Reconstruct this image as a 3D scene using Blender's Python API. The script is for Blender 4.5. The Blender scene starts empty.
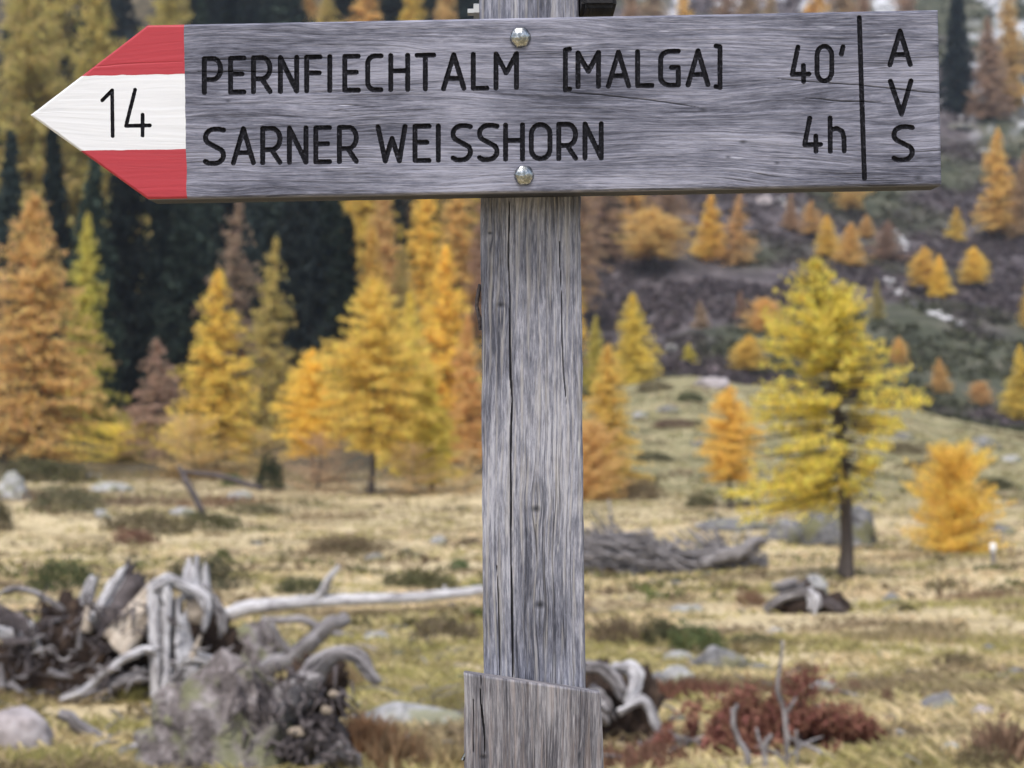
import bpy, math, random
import numpy as np
from mathutils import Vector, noise as mnoise

scene = bpy.context.scene
COL = scene.collection
F = 1750.0            # focal length in pixels of a 1024 px wide frame
CZ = 1.6              # eye height
rad = math.radians

# ------------------------------------------------------------------ camera
cam_d = bpy.data.cameras.new('camera')
cam = bpy.data.objects.new('camera', cam_d); COL.objects.link(cam)
cam.location = (0, 0, CZ); cam.rotation_euler = (rad(90), 0, 0)
cam_d.sensor_width = 36.0; cam_d.lens = F/1024*36
cam_d.clip_start = 0.05; cam_d.clip_end = 2000
cam_d.dof.use_dof = True; cam_d.dof.focus_distance = 1.40; cam_d.dof.aperture_fstop = 10.8
scene.camera = cam

# ------------------------------------------------------------------ sky + sun (soft overcast)
SUN_EL, SUN_AZ = rad(62), rad(200)       # azimuth: compass style, 180 = behind the camera
world = bpy.data.worlds.new('World'); scene.world = world; world.use_nodes = True
wn = world.node_tree.nodes; wl = world.node_tree.links
wn.clear()
wo = wn.new('ShaderNodeOutputWorld'); bg = wn.new('ShaderNodeBackground')
sky = wn.new('ShaderNodeTexSky'); sky.sky_type = 'NISHITA'; sky.sun_disc = False
sky.sun_elevation = SUN_EL; sky.sun_rotation = SUN_AZ
sky.air_density = 1.0; sky.dust_density = 3.0; sky.ozone_density = 1.5
hs = wn.new('ShaderNodeHueSaturation'); hs.inputs['Saturation'].default_value = 0.85
wl.new(sky.outputs[0], hs.inputs['Color']); wl.new(hs.outputs[0], bg.inputs[0])
bg.inputs[1].default_value = 0.115
wl.new(bg.outputs[0], wo.inputs[0])
sd = bpy.data.lights.new('sun', 'SUN'); sd.energy = 1.5; sd.angle = rad(10); sd.color = (1.0, 0.975, 0.95)
sun = bpy.data.objects.new('sun', sd); COL.objects.link(sun)
_d = Vector((math.sin(SUN_AZ)*math.cos(SUN_EL), math.cos(SUN_AZ)*math.cos(SUN_EL), math.sin(SUN_EL)))
sun.rotation_euler = _d.to_track_quat('Z', 'Y').to_euler()
scene.view_settings.view_transform = 'Standard'; scene.view_settings.look = 'None'
scene.view_settings.gamma = 1.0; scene.view_settings.exposure = 1.04
scene.view_settings.use_curve_mapping = False

# ------------------------------------------------------------------ helpers
def W(px, py, Y):
    """point at distance Y whose direction is picture pixel px, py"""
    return np.array([(px-512)/F*Y, Y, CZ+(384-py)/F*Y])

def vnoise(x, y, seed=0):
    x = np.asarray(x, float); y = np.asarray(y, float)
    xi = np.floor(x).astype(np.int64); yi = np.floor(y).astype(np.int64)
    fx = x-xi; fy = y-yi
    fx = fx*fx*(3-2*fx); fy = fy*fy*(3-2*fy)
    def h(a, b):
        n = (a*374761393 + b*668265263 + seed*1442695041) & 0xffffffff
        n = ((n ^ (n >> 13))*1274126177) & 0xffffffff
        n = n ^ (n >> 16)
        return (n & 0xffff)/65535.0
    return (h(xi, yi)*(1-fx)+h(xi+1, yi)*fx)*(1-fy)+(h(xi, yi+1)*(1-fx)+h(xi+1, yi+1)*fx)*fy

def fbm(x, y, seed=0, o=4):
    s = 0; a = 1; t = 0
    for i in range(o):
        s = s+a*vnoise(np.asarray(x)*2**i, np.asarray(y)*2**i, seed+i*17); t += a; a *= .5
    return s/t

def sstep(a, b, x):
    t = np.clip((np.asarray(x, float)-a)/(b-a), 0, 1); return t*t*(3-2*t)

def mesh_arr(name, V, Fc, smooth=True, attrs=None):
    """V (n,3); Fc list of (k,m) int arrays or lists"""
    me = bpy.data.meshes.new(name)
    V = np.asarray(V, np.float32)
    if not isinstance(Fc, list) or (len(Fc) and not isinstance(Fc[0], np.ndarray)):
        Fc = [np.asarray(Fc)]
    Fc = [f for f in Fc if len(f)]
    me.vertices.add(len(V)); me.vertices.foreach_set('co', V.ravel())
    nl = sum(f.size for f in Fc); npoly = sum(len(f) for f in Fc)
    me.loops.add(nl); me.polygons.add(npoly)
    me.loops.foreach_set('vertex_index', np.concatenate([f.ravel() for f in Fc]).astype(np.int32))
    tot = np.concatenate([np.full(len(f), f.shape[1]) for f in Fc])
    st = np.concatenate([[0], np.cumsum(tot)[:-1]])
    me.polygons.foreach_set('loop_start', st.astype(np.int32))
    me.polygons.foreach_set('loop_total', tot.astype(np.int32))
    me.polygons.foreach_set('use_smooth', np.full(npoly, smooth))
    for k, a in (attrs or {}).items():
        a = np.asarray(a, np.float32)
        if a.ndim == 1:
            at = me.attributes.new(k, 'FLOAT', 'POINT'); at.data.foreach_set('value', a)
        elif a.shape[1] == 3:
            at = me.attributes.new(k, 'FLOAT_VECTOR', 'POINT'); at.data.foreach_set('vector', a.ravel())
        else:
            at = me.attributes.new(k, 'FLOAT_COLOR', 'POINT'); at.data.foreach_set('color', a.ravel())
    me.update(calc_edges=True); me.validate()
    return me

def obj(name, me, mat=None, parent=None, loc=(0, 0, 0), rot=(0, 0, 0), scale=(1, 1, 1)):
    o = bpy.data.objects.new(name, me); COL.objects.link(o)
    if mat is not None and me is not None and len(me.materials) == 0: me.materials.append(mat)
    o.parent = parent; o.location = loc; o.rotation_euler = rot; o.scale = scale
    return o

def empty(name, loc=(0, 0, 0), rot=(0, 0, 0), scale=(1, 1, 1)):
    o = bpy.data.objects.new(name, None); COL.objects.link(o)
    o.location = loc; o.rotation_euler = rot; o.scale = scale; o.empty_display_size = .2
    return o

def tag(o, label=None, cat=None, group=None, kind=None):
    if label: o['label'] = label
    if cat: o['category'] = cat
    if group: o['group'] = group
    if kind: o['kind'] = kind
    return o

class MB:
    """collects pieces into one mesh"""
    def __init__(s): s.v = []; s.f4 = []; s.f3 = []; s.n = 0; s.g = []
    def add(s, V, Q=None, T=None, g=None):
        V = np.asarray(V, float)
        s.v.append(V); s.g.append(np.zeros((len(V), 3)) if g is None else np.asarray(g))
        if Q is not None and len(Q): s.f4.append(np.asarray(Q)+s.n)
        if T is not None and len(T): s.f3.append(np.asarray(T)+s.n)
        s.n += len(V)
    def mesh(s, name, smooth=True):
        fs = []
        if s.f4: fs.append(np.concatenate(s.f4))
        if s.f3: fs.append(np.concatenate(s.f3))
        return mesh_arr(name, np.concatenate(s.v), fs, smooth, {'wg': np.concatenate(s.g)})

def catmull(P, n):
    P = np.asarray(P, float)
    if len(P) == 2: P = np.array([P[0], P[0]*.67+P[1]*.33, P[0]*.33+P[1]*.67, P[1]])
    Q = np.vstack([2*P[0]-P[1], P, 2*P[-1]-P[-2]])
    out = []
    m = len(P)-1
    for u in np.linspace(0, m-1e-6, n):
        i = int(u); t = u-i
        a, b, c, d = Q[i], Q[i+1], Q[i+2], Q[i+3]
        out.append(.5*((2*b)+(-a+c)*t+(2*a-5*b+4*c-d)*t*t+(-a+3*b-3*c+d)*t**3))
    return np.array(out)

def tube(mb, pts, na=8, nl=16, rough=.15, seed=0, flat=1.0, wob=0.0, twist=0.0, up=(0, 0, 1)):
    """pts rows (x, y, z, r): a tapering limb with ridges that run along it"""
    C = catmull(pts, nl); P = C[:, :3].copy(); R = np.maximum(C[:, 3], .0015)
    rng = np.random.default_rng(seed)
    if wob:
        for k in range(3):
            P[:, k] += (fbm(np.linspace(0, nl/3.5, nl)+seed*3.1+k*50, np.full(nl, k*7.), seed, 3)-.5)*2*wob*R
    T = np.gradient(P, axis=0); T /= np.linalg.norm(T, axis=1)[:, None]+1e-9
    u = np.array(up, float)
    if abs(T[0] @ u) > .93: u = np.array([1., 0, 0])
    N = u-T[0]*(u @ T[0]); N /= np.linalg.norm(N)
    ridge = rng.normal(0, 1, na)
    V = []; gw = []; cl = np.concatenate([[0], np.cumsum(np.linalg.norm(np.diff(P, axis=0), axis=1))]); rm = R.mean()
    jj_ = np.arange(na); lum = fbm(np.repeat(np.arange(nl)[:, None], na, 1)*.55+seed*7.7, np.repeat(jj_[None, :], nl, 0)*.9*8/na, seed, 3)-.5
    for i in range(nl):
        N = N-T[i]*(N @ T[i]); N /= np.linalg.norm(N); B = np.cross(T[i], N)
        for j in range(na):
            a = 2*math.pi*j/na+twist*i/nl
            rr = R[i]*(1+rough*(.85*ridge[j]+1.9*lum[i, j]+.22*rng.normal())); gw.append((cl[i]+seed*.37, abs(a-math.pi)*rm*1.3+seed*.11, 0))
            V.append(P[i]+N*math.cos(a)*rr+B*math.sin(a)*rr*flat)
    V.append(P[0]-T[0]*R[0]*.25); V.append(P[-1]+T[-1]*R[-1]*.4); gw += [(0, 0, .3), (0, 0, .3)]
    Q = [(i*na+j, i*na+(j+1) % na, (i+1)*na+(j+1) % na, (i+1)*na+j) for i in range(nl-1) for j in range(na)]
    n0 = nl*na
    Tr = [(n0, (j+1) % na, j) for j in range(na)]+[(n0+1, (nl-1)*na+j, (nl-1)*na+(j+1) % na) for j in range(na)]
    mb.add(V, Q, Tr, gw)

import bmesh
def ico(sub):
    bm = bmesh.new(); bmesh.ops.create_icosphere(bm, subdivisions=sub, radius=1)
    V = np.array([v.co[:] for v in bm.verts]); T = np.array([[v.index for v in f.verts] for f in bm.faces]); bm.free()
    return V, T
ICO = {k: ico(k) for k in (2, 3, 4, 5)}

def rock_arr(seed, size, sub=4, amp=.35, freq=1.3, facet=.0, low=.75):
    V, T = ICO[sub]; V = V.copy(); rng = random.Random(seed)
    off = Vector((rng.uniform(-50, 50), rng.uniform(-50, 50), rng.uniform(-50, 50)))
    planes = []
    for k in range(9):
        n = Vector((rng.gauss(0, 1), rng.gauss(0, 1), rng.gauss(0, 1))).normalized(); planes.append((n, rng.uniform(.62, .95)))
    out = []
    for v in V:
        p = Vector(v)
        d = 1+amp*mnoise.fractal(p*freq+off, 1.0, 2.0, 5)+amp*.35*mnoise.noise(p*freq*5+off)+amp*.16*mnoise.noise(p*freq*13+off)
        q = p*d
        if facet:
            for n, dd in planes:
                e = q.dot(n)-dd
                if e > 0: q -= n*e*facet
        out.append(q)
    A = np.array(out)*np.array(size)
    A[:, 2] = np.where(A[:, 2] < 0, A[:, 2]*(1-low)-0.0, A[:, 2])
    return A, T

# ------------------------------------------------------------------ node material helpers
class NT:
    def __init__(s, name):
        s.m = bpy.data.materials.new(name); s.m.use_nodes = True
        s.t = s.m.node_tree; s.t.nodes.clear()
        s.out = s.t.nodes.new('ShaderNodeOutputMaterial')
    def n(s, typ, **kw):
        nd = s.t.nodes.new('ShaderNode'+typ)
        for k, v in kw.items():
            if k in nd.inputs.keys() and not hasattr(nd, k): s.set(nd.inputs[k], v)
            elif hasattr(nd, k): setattr(nd, k, v)
            else: s.set(nd.inputs[k], v)
        return nd
    def set(s, inp, v):
        if isinstance(v, bpy.types.NodeSocket): s.t.links.new(v, inp)
        else: inp.default_value = v
    def math(s, op, a, b=0.0, clamp=False):
        nd = s.t.nodes.new('ShaderNodeMath'); nd.operation = op; nd.use_clamp = clamp
        s.set(nd.inputs[0], a); s.set(nd.inputs[1], b); return nd.outputs[0]
    def mix(s, fac, a, b, blend='MIX'):
        nd = s.t.nodes.new('ShaderNodeMix'); nd.data_type = 'RGBA'; nd.blend_type = blend
        s.set(nd.inputs[0], fac)
        s.set(nd.inputs[6], a if isinstance(a, bpy.types.NodeSocket) else (*a, 1))
        s.set(nd.inputs[7], b if isinstance(b, bpy.types.NodeSocket) else (*b, 1))
        return nd.outputs[2]
    def mapv(s, vec, scale, loc=(0, 0, 0)):
        nd = s.t.nodes.new('ShaderNodeMapping'); s.set(nd.inputs[0], vec)
        nd.inputs['Scale'].default_value = scale; nd.inputs['Location'].default_value = loc
        return nd.outputs[0]
    def noise(s, vec, scale=1.0, detail=4, rough=.55, dist=0.0):
        nd = s.t.nodes.new('ShaderNodeTexNoise'); s.set(nd.inputs['Vector'], vec)
        nd.inputs['Scale'].default_value = scale; nd.inputs['Detail'].default_value = detail
        nd.inputs['Roughness'].default_value = rough; nd.inputs['Distortion'].default_value = dist
        return nd.outputs[0]
    def ramp(s, fac, stops):
        nd = s.t.nodes.new('ShaderNodeValToRGB'); s.set(nd.inputs[0], fac)
        cr = nd.color_ramp
        while len(cr.elements) < len(stops): cr.elements.new(.5)
        for e, (p, c) in zip(cr.elements, stops):
            e.position = p; e.color = (*c, 1) if not isinstance(c, (int, float)) else (c, c, c, 1)
        return nd.outputs[0]
    def attr(s, name, out='Vector'):
        nd = s.t.nodes.new('ShaderNodeAttribute'); nd.attribute_name = name; return nd.outputs[out]
    def coord(s, out='Object'): return s.t.nodes.new('ShaderNodeTexCoord').outputs[out]
    def pos(s): return s.t.nodes.new('ShaderNodeNewGeometry').outputs['Position']
    def bump(s, h, strength=.5, dist=.001, normal=None):
        nd = s.t.nodes.new('ShaderNodeBump'); s.set(nd.inputs['Height'], h)
        nd.inputs['Strength'].default_value = strength; nd.inputs['Distance'].default_value = dist
        if normal is not None: s.set(nd.inputs['Normal'], normal)
        return nd.outputs[0]
    def bsdf(s, color, rough=.8, metal=0.0, spec=.3, normal=None):
        nd = s.t.nodes.new('ShaderNodeBsdfPrincipled')
        s.set(nd.inputs['Base Color'], color if isinstance(color, bpy.types.NodeSocket) else (*color, 1))
        s.set(nd.inputs['Roughness'], rough); nd.inputs['Metallic'].default_value = metal
        nd.inputs['Specular IOR Level'].default_value = spec
        if normal is not None: s.set(nd.inputs['Normal'], normal)
        s.t.links.new(nd.outputs[0], s.out.inputs[0]); return nd

def mat_grain(name, dark, mid, light, tint=(.2, .2, .2), tintamt=0.0, lines=230., seed=0., flecks=0.3, paint=None, contrast=1.0):
    """weathered timber: attribute wg = (along the grain, across it, darkening for knots, cracks and painted underside shade), in metres"""
    t = NT(name); g = t.attr('wg')
    fine = t.noise(t.mapv(g, (9, lines, 0), (seed, seed*2, 0)), 1, 6, .65)
    hair = t.noise(t.mapv(g, (60, lines*2.2, 0), (seed*5, 1, 0)), 1, 4, .7)
    broad = t.noise(t.mapv(g, (3.2, lines*.14, 0), (seed*3, 0, 0)), 1, 4, .6)
    blot = t.noise(t.mapv(g, (7, 24, 0), (seed*7, 3, 0)), 1, 5, .6)
    v = t.math('ADD', t.math('MULTIPLY', fine, .42), t.math('MULTIPLY', broad, .38))
    v = t.math('ADD', v, t.math('MULTIPLY', hair, .52))
    v = t.math('ADD', v, t.math('MULTIPLY', t.math('SUBTRACT', blot, .5), .52))
    v = t.math('ADD', t.math('MULTIPLY', t.math('SUBTRACT', v, .66), contrast), .64)
    base = t.ramp(v, [(.36, dark), (.62, mid), (.88, light)])
    if tintamt:
        tn = t.noise(t.mapv(g, (11, 300, 0), (seed+9, 4, 0)), 1, 4, .6)
        base = t.mix(t.math('MULTIPLY', t.ramp(tn, [(.5, 0.), (.66, 1.)]), tintamt), base, tint)
    # bare pale flecks where the grey skin has chipped
    fl = t.noise(t.mapv(g, (26, 330, 0), (seed+2, 8, 0)), 1, 3, .5)
    fm = t.noise(t.mapv(g, (6, 16, 0), (seed+5, 8, 0)), 1, 3, .5)
    fk = t.math('MULTIPLY', t.ramp(fl, [(.66, 0.), (.72, 1.)]), t.ramp(fm, [(.48, 0.), (.62, 1.)]))
    base = t.mix(t.math('MULTIPLY', fk, flecks), base, tuple(min(.6, c*1.9) for c in light))
    # thin drying checks
    ck = t.noise(t.mapv(g, (2.4, lines*.62, 0), (seed+12, 2, 0)), 1, 2, .4)
    ckm = t.ramp(t.math('ABSOLUTE', t.math('SUBTRACT', ck, .5)), [(.0, 1.), (.012, 0.)])
    ckb = t.ramp(t.noise(t.mapv(g, (4, 12, 0), (seed+1, 1, 0)), 1, 2, .5), [(.46, 0.), (.6, 1.)])
    ckf = t.math('MULTIPLY', ckm, ckb)
    base = t.mix(t.math('MULTIPLY', ckf, .7), base, tuple(c*.35 for c in dark))
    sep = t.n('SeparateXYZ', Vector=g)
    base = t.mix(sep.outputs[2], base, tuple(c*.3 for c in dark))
    h = t.math('ADD', t.math('MULTIPLY', fine, .7), t.math('MULTIPLY', hair, .35))
    h = t.math('SUBTRACT', h, t.math('MULTIPLY', ckf, .8))
    if paint:
        wear = t.ramp(t.noise(t.mapv(g, (14, 260, 0), (3, 3, 0)), 1, 3, .5), [(.70, 0.), (.78, 1.)])
        streak = t.ramp(fine, [(.3, .90), (.6, 1.)])
        pc = t.mix(1.0, paint, streak, 'MULTIPLY')
        pc = t.mix(t.math('MULTIPLY', ckf, .5), pc, tuple(c*.45 for c in paint))
        base = t.mix(t.math('MULTIPLY', wear, .35), pc, mid)
        nrm = t.bump(h, .22, .0010)
        t.bsdf(base, .55, 0, .35, nrm)
    else:
        t.bsdf(base, .78, 0, .25, t.bump(h, .75, .0016))
    return t.m

def mat_foliage(name, transl=.3, var=.5, color=None):
    t = NT(name)
    oi = t.n('ObjectInfo'); ge = t.n('NewGeometry')
    r = ge.outputs['Random Per Island']
    br = t.math('ADD', t.math('MULTIPLY', r, var*2), 1-var)
    colr = oi.outputs['Color']
    h = t.n('HueSaturation')
    t.set(h.inputs['Color'], colr); t.set(h.inputs['Value'], br)
    r2 = t.math('FRACT', t.math('MULTIPLY', r, 17.3))
    t.set(h.inputs['Hue'], t.math('ADD', t.math('MULTIPLY', t.math('SUBTRACT', r2, .5), .045), .5))
    d = t.n('BsdfDiffuse', Color=h.outputs[0]); tr = t.n('BsdfTranslucent', Color=h.outputs[0])
    mx = t.n('MixShader'); mx.inputs[0].default_value = transl
    t.t.links.new(d.outputs[0], mx.inputs[1]); t.t.links.new(tr.outputs[0], mx.inputs[2])
    t.t.links.new(mx.outputs[0], t.out.inputs[0])
    return t.m

def mat_vcol(name, transl=.25):
    t = NT(name); c = t.attr('Col', 'Color')
    d = t.n('BsdfDiffuse', Color=c); tr = t.n('BsdfTranslucent', Color=c)
    mx = t.n('MixShader'); mx.inputs[0].default_value = transl
    t.t.links.new(d.outputs[0], mx.inputs[1]); t.t.links.new(tr.outputs[0], mx.inputs[2])
    t.t.links.new(mx.outputs[0], t.out.inputs[0]); return t.m

def mat_rough(name, stops, scale=3., stretch=(1, 1, 1), bump=.6, bdist=.02, moss=None, mossamt=.5, rough=.9, detail=7):
    t = NT(name); c = t.coord('Object')
    n1 = t.noise(t.mapv(c, stretch), scale, detail, .65); n2 = t.noise(c, scale*5, 5, .6)
    col = t.ramp(t.math('ADD', t.math('MULTIPLY', n1, .7), t.math('MULTIPLY', n2, .3)), stops)
    if moss:
        mm = t.ramp(t.noise(c, scale*.8, 4, .6), [(.5-.2*mossamt, 0.), (.62-.2*mossamt, 1.)])
        col = t.mix(t.math('MULTIPLY', mm, .85), col, moss)
    t.bsdf(col, rough, 0, .2, t.bump(t.math('ADD', n1, t.math('MULTIPLY', n2, .4)), bump, bdist))
    return t.m

M = {}
WD, WM_, WL = (.052, .054, .074), (.146, .149, .190), (.275, .277, .335)
M['board'] = mat_grain('weathered_board', WD, WM_, WL, lines=330, seed=1.3, flecks=.8, contrast=1.95)
M['red'] = mat_grain('red_paint', WD, WM_, WL, lines=190, seed=1.3, paint=(.36, .030, .042))
M['white'] = mat_grain('white_paint', WD, WM_, WL, lines=190, seed=1.3, paint=(.63, .635, .65))
M['post'] = mat_grain('weathered_post', (.055, .057, .074), (.165, .168, .202), (.36, .36, .40), tint=(.42, .39, .35), tintamt=.5, lines=260, seed=4.1, flecks=.8, contrast=2.1)
M['stake'] = mat_grain('weathered_stake', (.045, .043, .051), (.130, .125, .138), (.28, .27, .283), tint=(.30, .235, .20), tintamt=.35, lines=420, seed=7.7, flecks=.7, contrast=2.2)
M['plank_shaded'] = mat_grain('shaded_plank', (.007, .007, .008), (.014, .014, .016), (.026, .026, .03), lines=190, seed=2.2, flecks=.1)  # near-black colour stands in for the shade on the crosswise board
t = NT('black_lettering'); g = t.attr('wg')
n_ = t.noise(t.mapv(g, (420, 420, 0)), 1, 3, .6)
t.bsdf(t.ramp(n_, [(.45, (.004, .004, .006)), (.60, (.010, .010, .014)), (.72, (.055, .055, .07))]), .75, 0, .12, t.bump(n_, .4, .0004)); M['ink'] = t.m
t = NT('galvanised_steel'); c = t.coord('Object')
n_ = t.noise(c, 240, 4, .6)
t.bsdf(t.ramp(n_, [(.40, (.20, .21, .205)), (.62, (.52, .53, .52))]), t.math('ADD', t.math('MULTIPLY', n_, .30), .10), 1.0, .5, t.bump(n_, .6, .0015)); M['steel'] = t.m
t = NT('dull_steel'); t.bsdf((.36, .365, .36), .62, .6, .4); M['dull_steel'] = t.m
M['larch'] = mat_foliage('larch_needles', .55, .24)
M['spruce'] = mat_foliage('spruce_needles', .12, .5)
M['bush'] = mat_foliage('bush_leaves', .18, .55)
M['bark'] = mat_rough('bark', [(.3, (.035, .028, .026)), (.55, (.085, .07, .062)), (.75, (.16, .14, .13))], 2.5, (1, 1, .25), .6, .03)
M['driftwood_old'] = mat_rough('bleached_wood', [(.28, (.085, .075, .075)), (.45, (.28, .265, .27)), (.68, (.50, .485, .49))], 7, (1, 1, 1), .7, .012)
M['greywood_old'] = mat_rough('grey_wood', [(.3, (.05, .045, .045)), (.5, (.17, .155, .155)), (.7, (.34, .32, .32))], 7, (1, 1, 1), .7, .012)
M['palewood_old'] = mat_rough('split_wood', [(.3, (.20, .15, .11)), (.5, (.38, .32, .25)), (.7, (.50, .44, .37))], 5, (1, 1, 1), .4, .006)
M['driftwood'] = mat_grain('bleached_wood', (.09, .08, .08), (.36, .345, .35), (.64, .625, .63), lines=42, seed=3.3, flecks=.3, contrast=1.7)
M['greywood'] = mat_grain('grey_wood', (.045, .04, .04), (.17, .155, .155), (.36, .34, .34), lines=42, seed=5.3, flecks=.3, contrast=1.7)
M['palewood'] = mat_grain('split_wood', (.17, .13, .10), (.36, .30, .235), (.52, .46, .39), lines=30, seed=8.3, flecks=.2, contrast=1.5)
M['rootsoil'] = mat_rough('root_soil', [(.32, (.012, .009, .008)), (.52, (.045, .030, .023)), (.7, (.13, .085, .055))], 6, (1, 1, 1), .9, .05)
M['darkroot'] = mat_rough('dark_root', [(.32, (.025, .02, .02)), (.52, (.095, .08, .08)), (.72, (.25, .22, .22))], 6, (1, 1, 1), .8, .03)
M['rock'] = mat_rough('grey_rock', [(.34, (.045, .043, .045)), (.5, (.17, .165, .165)), (.7, (.38, .37, .37))], 4.0, (1, 1, 1), .7, .04, (.16, .15, .075), .12)
M['mossrock'] = mat_rough('lichen_rock', [(.38, (.03, .024, .022)), (.50, (.17, .145, .14)), (.64, (.40, .36, .355))], 6.5, (1, 1, 1), 1.0, .06, (.20, .20, .11), .02)
M['palerock'] = mat_rough('pale_rock', [(.34, (.10, .098, .095)), (.48, (.31, .305, .30)), (.68, (.50, .49, .485))], 5, (1, 1, 1), .8, .04, (.20, .20, .12), .1)
M['scree'] = mat_rough('scree_stone', [(.34, (.35, .34, .34)), (.5, (.55, .54, .54)), (.68, (.66, .65, .65))], 2)
M['darkrock'] = mat_rough('dark_rock', [(.36, (.035, .034, .036)), (.52, (.12, .117, .118)), (.7, (.33, .325, .325))], 3.0, (1, 1, 1), .9, .05, (.12, .115, .05), .2)
M['pinkrock'] = mat_rough('pink_grey_rock', [(.3, (.14, .12, .118)), (.5, (.34, .30, .295)), (.7, (.50, .46, .455))], 6, (1, 1, 1), .6, .02)
M['grass'] = mat_vcol('grass_blades', .45)
M['scrub'] = mat_vcol('dwarf_shrub_leaves', .2)
t = NT('white_enamel'); t.bsdf((.8, .79, .78), .5); M['enamel'] = t.m

# ------------------------------------------------------------------ terrain
NEAR = [(7.3, 768), (12, 680), (18, 628), (24, 600), (30, 578), (40, 545)]
def prof(Y, pts):
    Ys = [-400, -40, 0, 4]+[p[0] for p in pts]
    zs = [CZ-1.45, CZ-1.45, CZ-1.5, CZ-1.55]+[CZ+(384-p[1])/F*p[0] for p in pts]
    return np.interp(Y, Ys, zs)
PL = NEAR+[(50, 520), (58, 499), (70, 482), (85, 455), (105, 418), (130, 335), (180, 160), (260, -50), (340, -230), (420, -330)]
CR_X = [560, 620, 690, 760, 850, 920, 1024, 1150]; CR_Y = [400, 385, 376, 386, 398, 410, 432, 440]
def H(x, Y):
    x = np.asarray(x, float); Y = np.asarray(Y, float)
    Yp = np.maximum(Y, 8.0); px = 512+F*x/Yp
    def both(Yq):
        zl = prof(Yq, PL)
        # right: a grassy rise with a crest, then the open mountain side
        zr0 = prof(Yq, NEAR+[(50, 520), (58, 500), (70, 474), (84, 424), (95, 400), (106, 402), (118, 412), (135, 380), (170, 290), (220, 165), (280, 35), (340, -95), (420, -200)])
        cr = np.interp(px, CR_X, CR_Y)-400
        zr = zr0-cr/F*Yq*sstep(60, 92, Yq)*(1-.6*sstep(110, 180, Yq))
        w = sstep(500, 610, px)*sstep(34, 70, Yq)
        return zl*(1-w)+zr*w
    z = (both(Y*.94)+both(Y)+both(Y*1.06))/3
    near = sstep(1.5, 9, np.abs(Y)+np.abs(x)*.3)
    z = z+near*((fbm(x*.22+7, Y*.22, 3, 3)-.5)*.34+(fbm(x*.9, Y*.9, 5, 3)-.5)*.12)*(1+1.2*sstep(60, 130, Y))
    z = z+.75*np.exp(-((x+14.5)/5.5)**2-((Y-45)/5)**2)
    z = z+sstep(100, 170, Y)*(fbm(x*.045, Y*.045, 11, 4)-.5)*7
    return z
def Hs(x, Y): return float(H(np.array([x]), np.array([Y]))[0])
_Yr = np.geomspace(5.5, 400, 5000)
def hit(px, py, lim=0):
    zr = CZ+(384-py)/F*_Yr; hh = H((px-512)/F*_Yr, _Yr)
    k = np.argmax((hh >= zr) & (_Yr > lim)); return float(_Yr[k])
def G(px, py, lim=0):
    Y = hit(px, py, lim); x = (px-512)/F*Y; return np.array([x, Y, Hs(x, Y)]), Y

def masks(x, Y):
    px = 512+F*x/np.maximum(Y, 8)
    n = fbm(x*.05+3, Y*.05+9, 21, 4); n2 = fbm(x*.25, Y*.25, 31, 4)
    w = sstep(500, 610, px)
    rise = sstep(44, 66, Y)*w
    forest = (1-w)*sstep(60, 78, Y+(n2-.5)*16)
    slope = w*sstep(104, 116, Y+(n-.5)*8)
    crl = np.interp(px, CR_X, CR_Y)
    purple = slope*np.clip(sstep(.42, .56, n+.16*sstep(860, 620, px)-.055), 0, 1)
    z = H(x, Y); py = 384-(z-CZ)/Y.clip(8)*F
    snow = slope*sstep(.53, .60, fbm(x*.16, Y*.10, 41, 4)-.03+.10*sstep(930, 1010, px)-.5*sstep(120, 190, py))
    return forest, slope, purple, snow, px, rise

us = np.concatenate([np.linspace(-1.5, -.42, 34), np.linspace(-.40, .40, 330), np.linspace(.42, 1.5, 34)])
Ys = np.concatenate([np.linspace(-60, 4, 30), np.geomspace(4.4, 420, 400)])
YY, UU = np.meshgrid(Ys, us, indexing='ij'); XX = UU*(np.abs(YY)+6)
ZZ = H(XX, YY)
fo, sl, pu, sn, _, ri = masks(XX.ravel(), YY.ravel())
nr, nc = YY.shape; ii = np.arange(nr*nc).reshape(nr, nc)
Qd = np.stack([ii[:-1, :-1], ii[:-1, 1:], ii[1:, 1:], ii[1:, :-1]], -1).reshape(-1, 4)
gm = mesh_arr('ground', np.stack([XX, YY, ZZ], -1).reshape(-1, 3), Qd, True,
              {'forest': fo, 'slope': sl, 'purple': pu, 'snow': sn, 'rise': ri})
t = NT('mountain_meadow'); P = t.pos()
a1 = t.noise(t.mapv(P, (1, 1.6, 1)), .35, 6, .6); a2 = t.noise(t.mapv(P, (1, 1.4, 1)), 1.6, 6, .65); a3 = t.noise(P, 14, 4, .6)
mv = t.math('ADD', t.math('ADD', t.math('MULTIPLY', a1, .45), t.math('MULTIPLY', a2, .4)), t.math('MULTIPLY', a3, .15))
straw = t.ramp(mv, [(.34, (.10, .082, .05)), (.43, (.25, .20, .11)), (.50, (.47, .38, .225)), (.66, (.59, .49, .32))])
fl = t.ramp(t.noise(P, .5, 6, .6), [(.35, (.03, .028, .022)), (.55, (.085, .07, .045)), (.7, (.17, .135, .08))])
sc = t.ramp(t.noise(P, .22, 7, .65), [(.33, (.030, .033, .023)), (.5, (.066, .070, .047)), (.68, (.125, .118, .088))])
pu_ = t.ramp(t.noise(P, .5, 6, .65), [(.33, (.036, .031, .034)), (.52, (.082, .070, .074)), (.7, (.15, .13, .13))])
oliv = t.ramp(mv, [(.36, (.06, .058, .032)), (.46, (.15, .145, .075)), (.54, (.28, .25, .135)), (.68, (.42, .36, .22))])
straw = t.mix(t.math('MULTIPLY', t.attr('rise', 'Fac'), .85), straw, oliv)
col = t.mix(t.attr('forest', 'Fac'), straw, fl)
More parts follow.
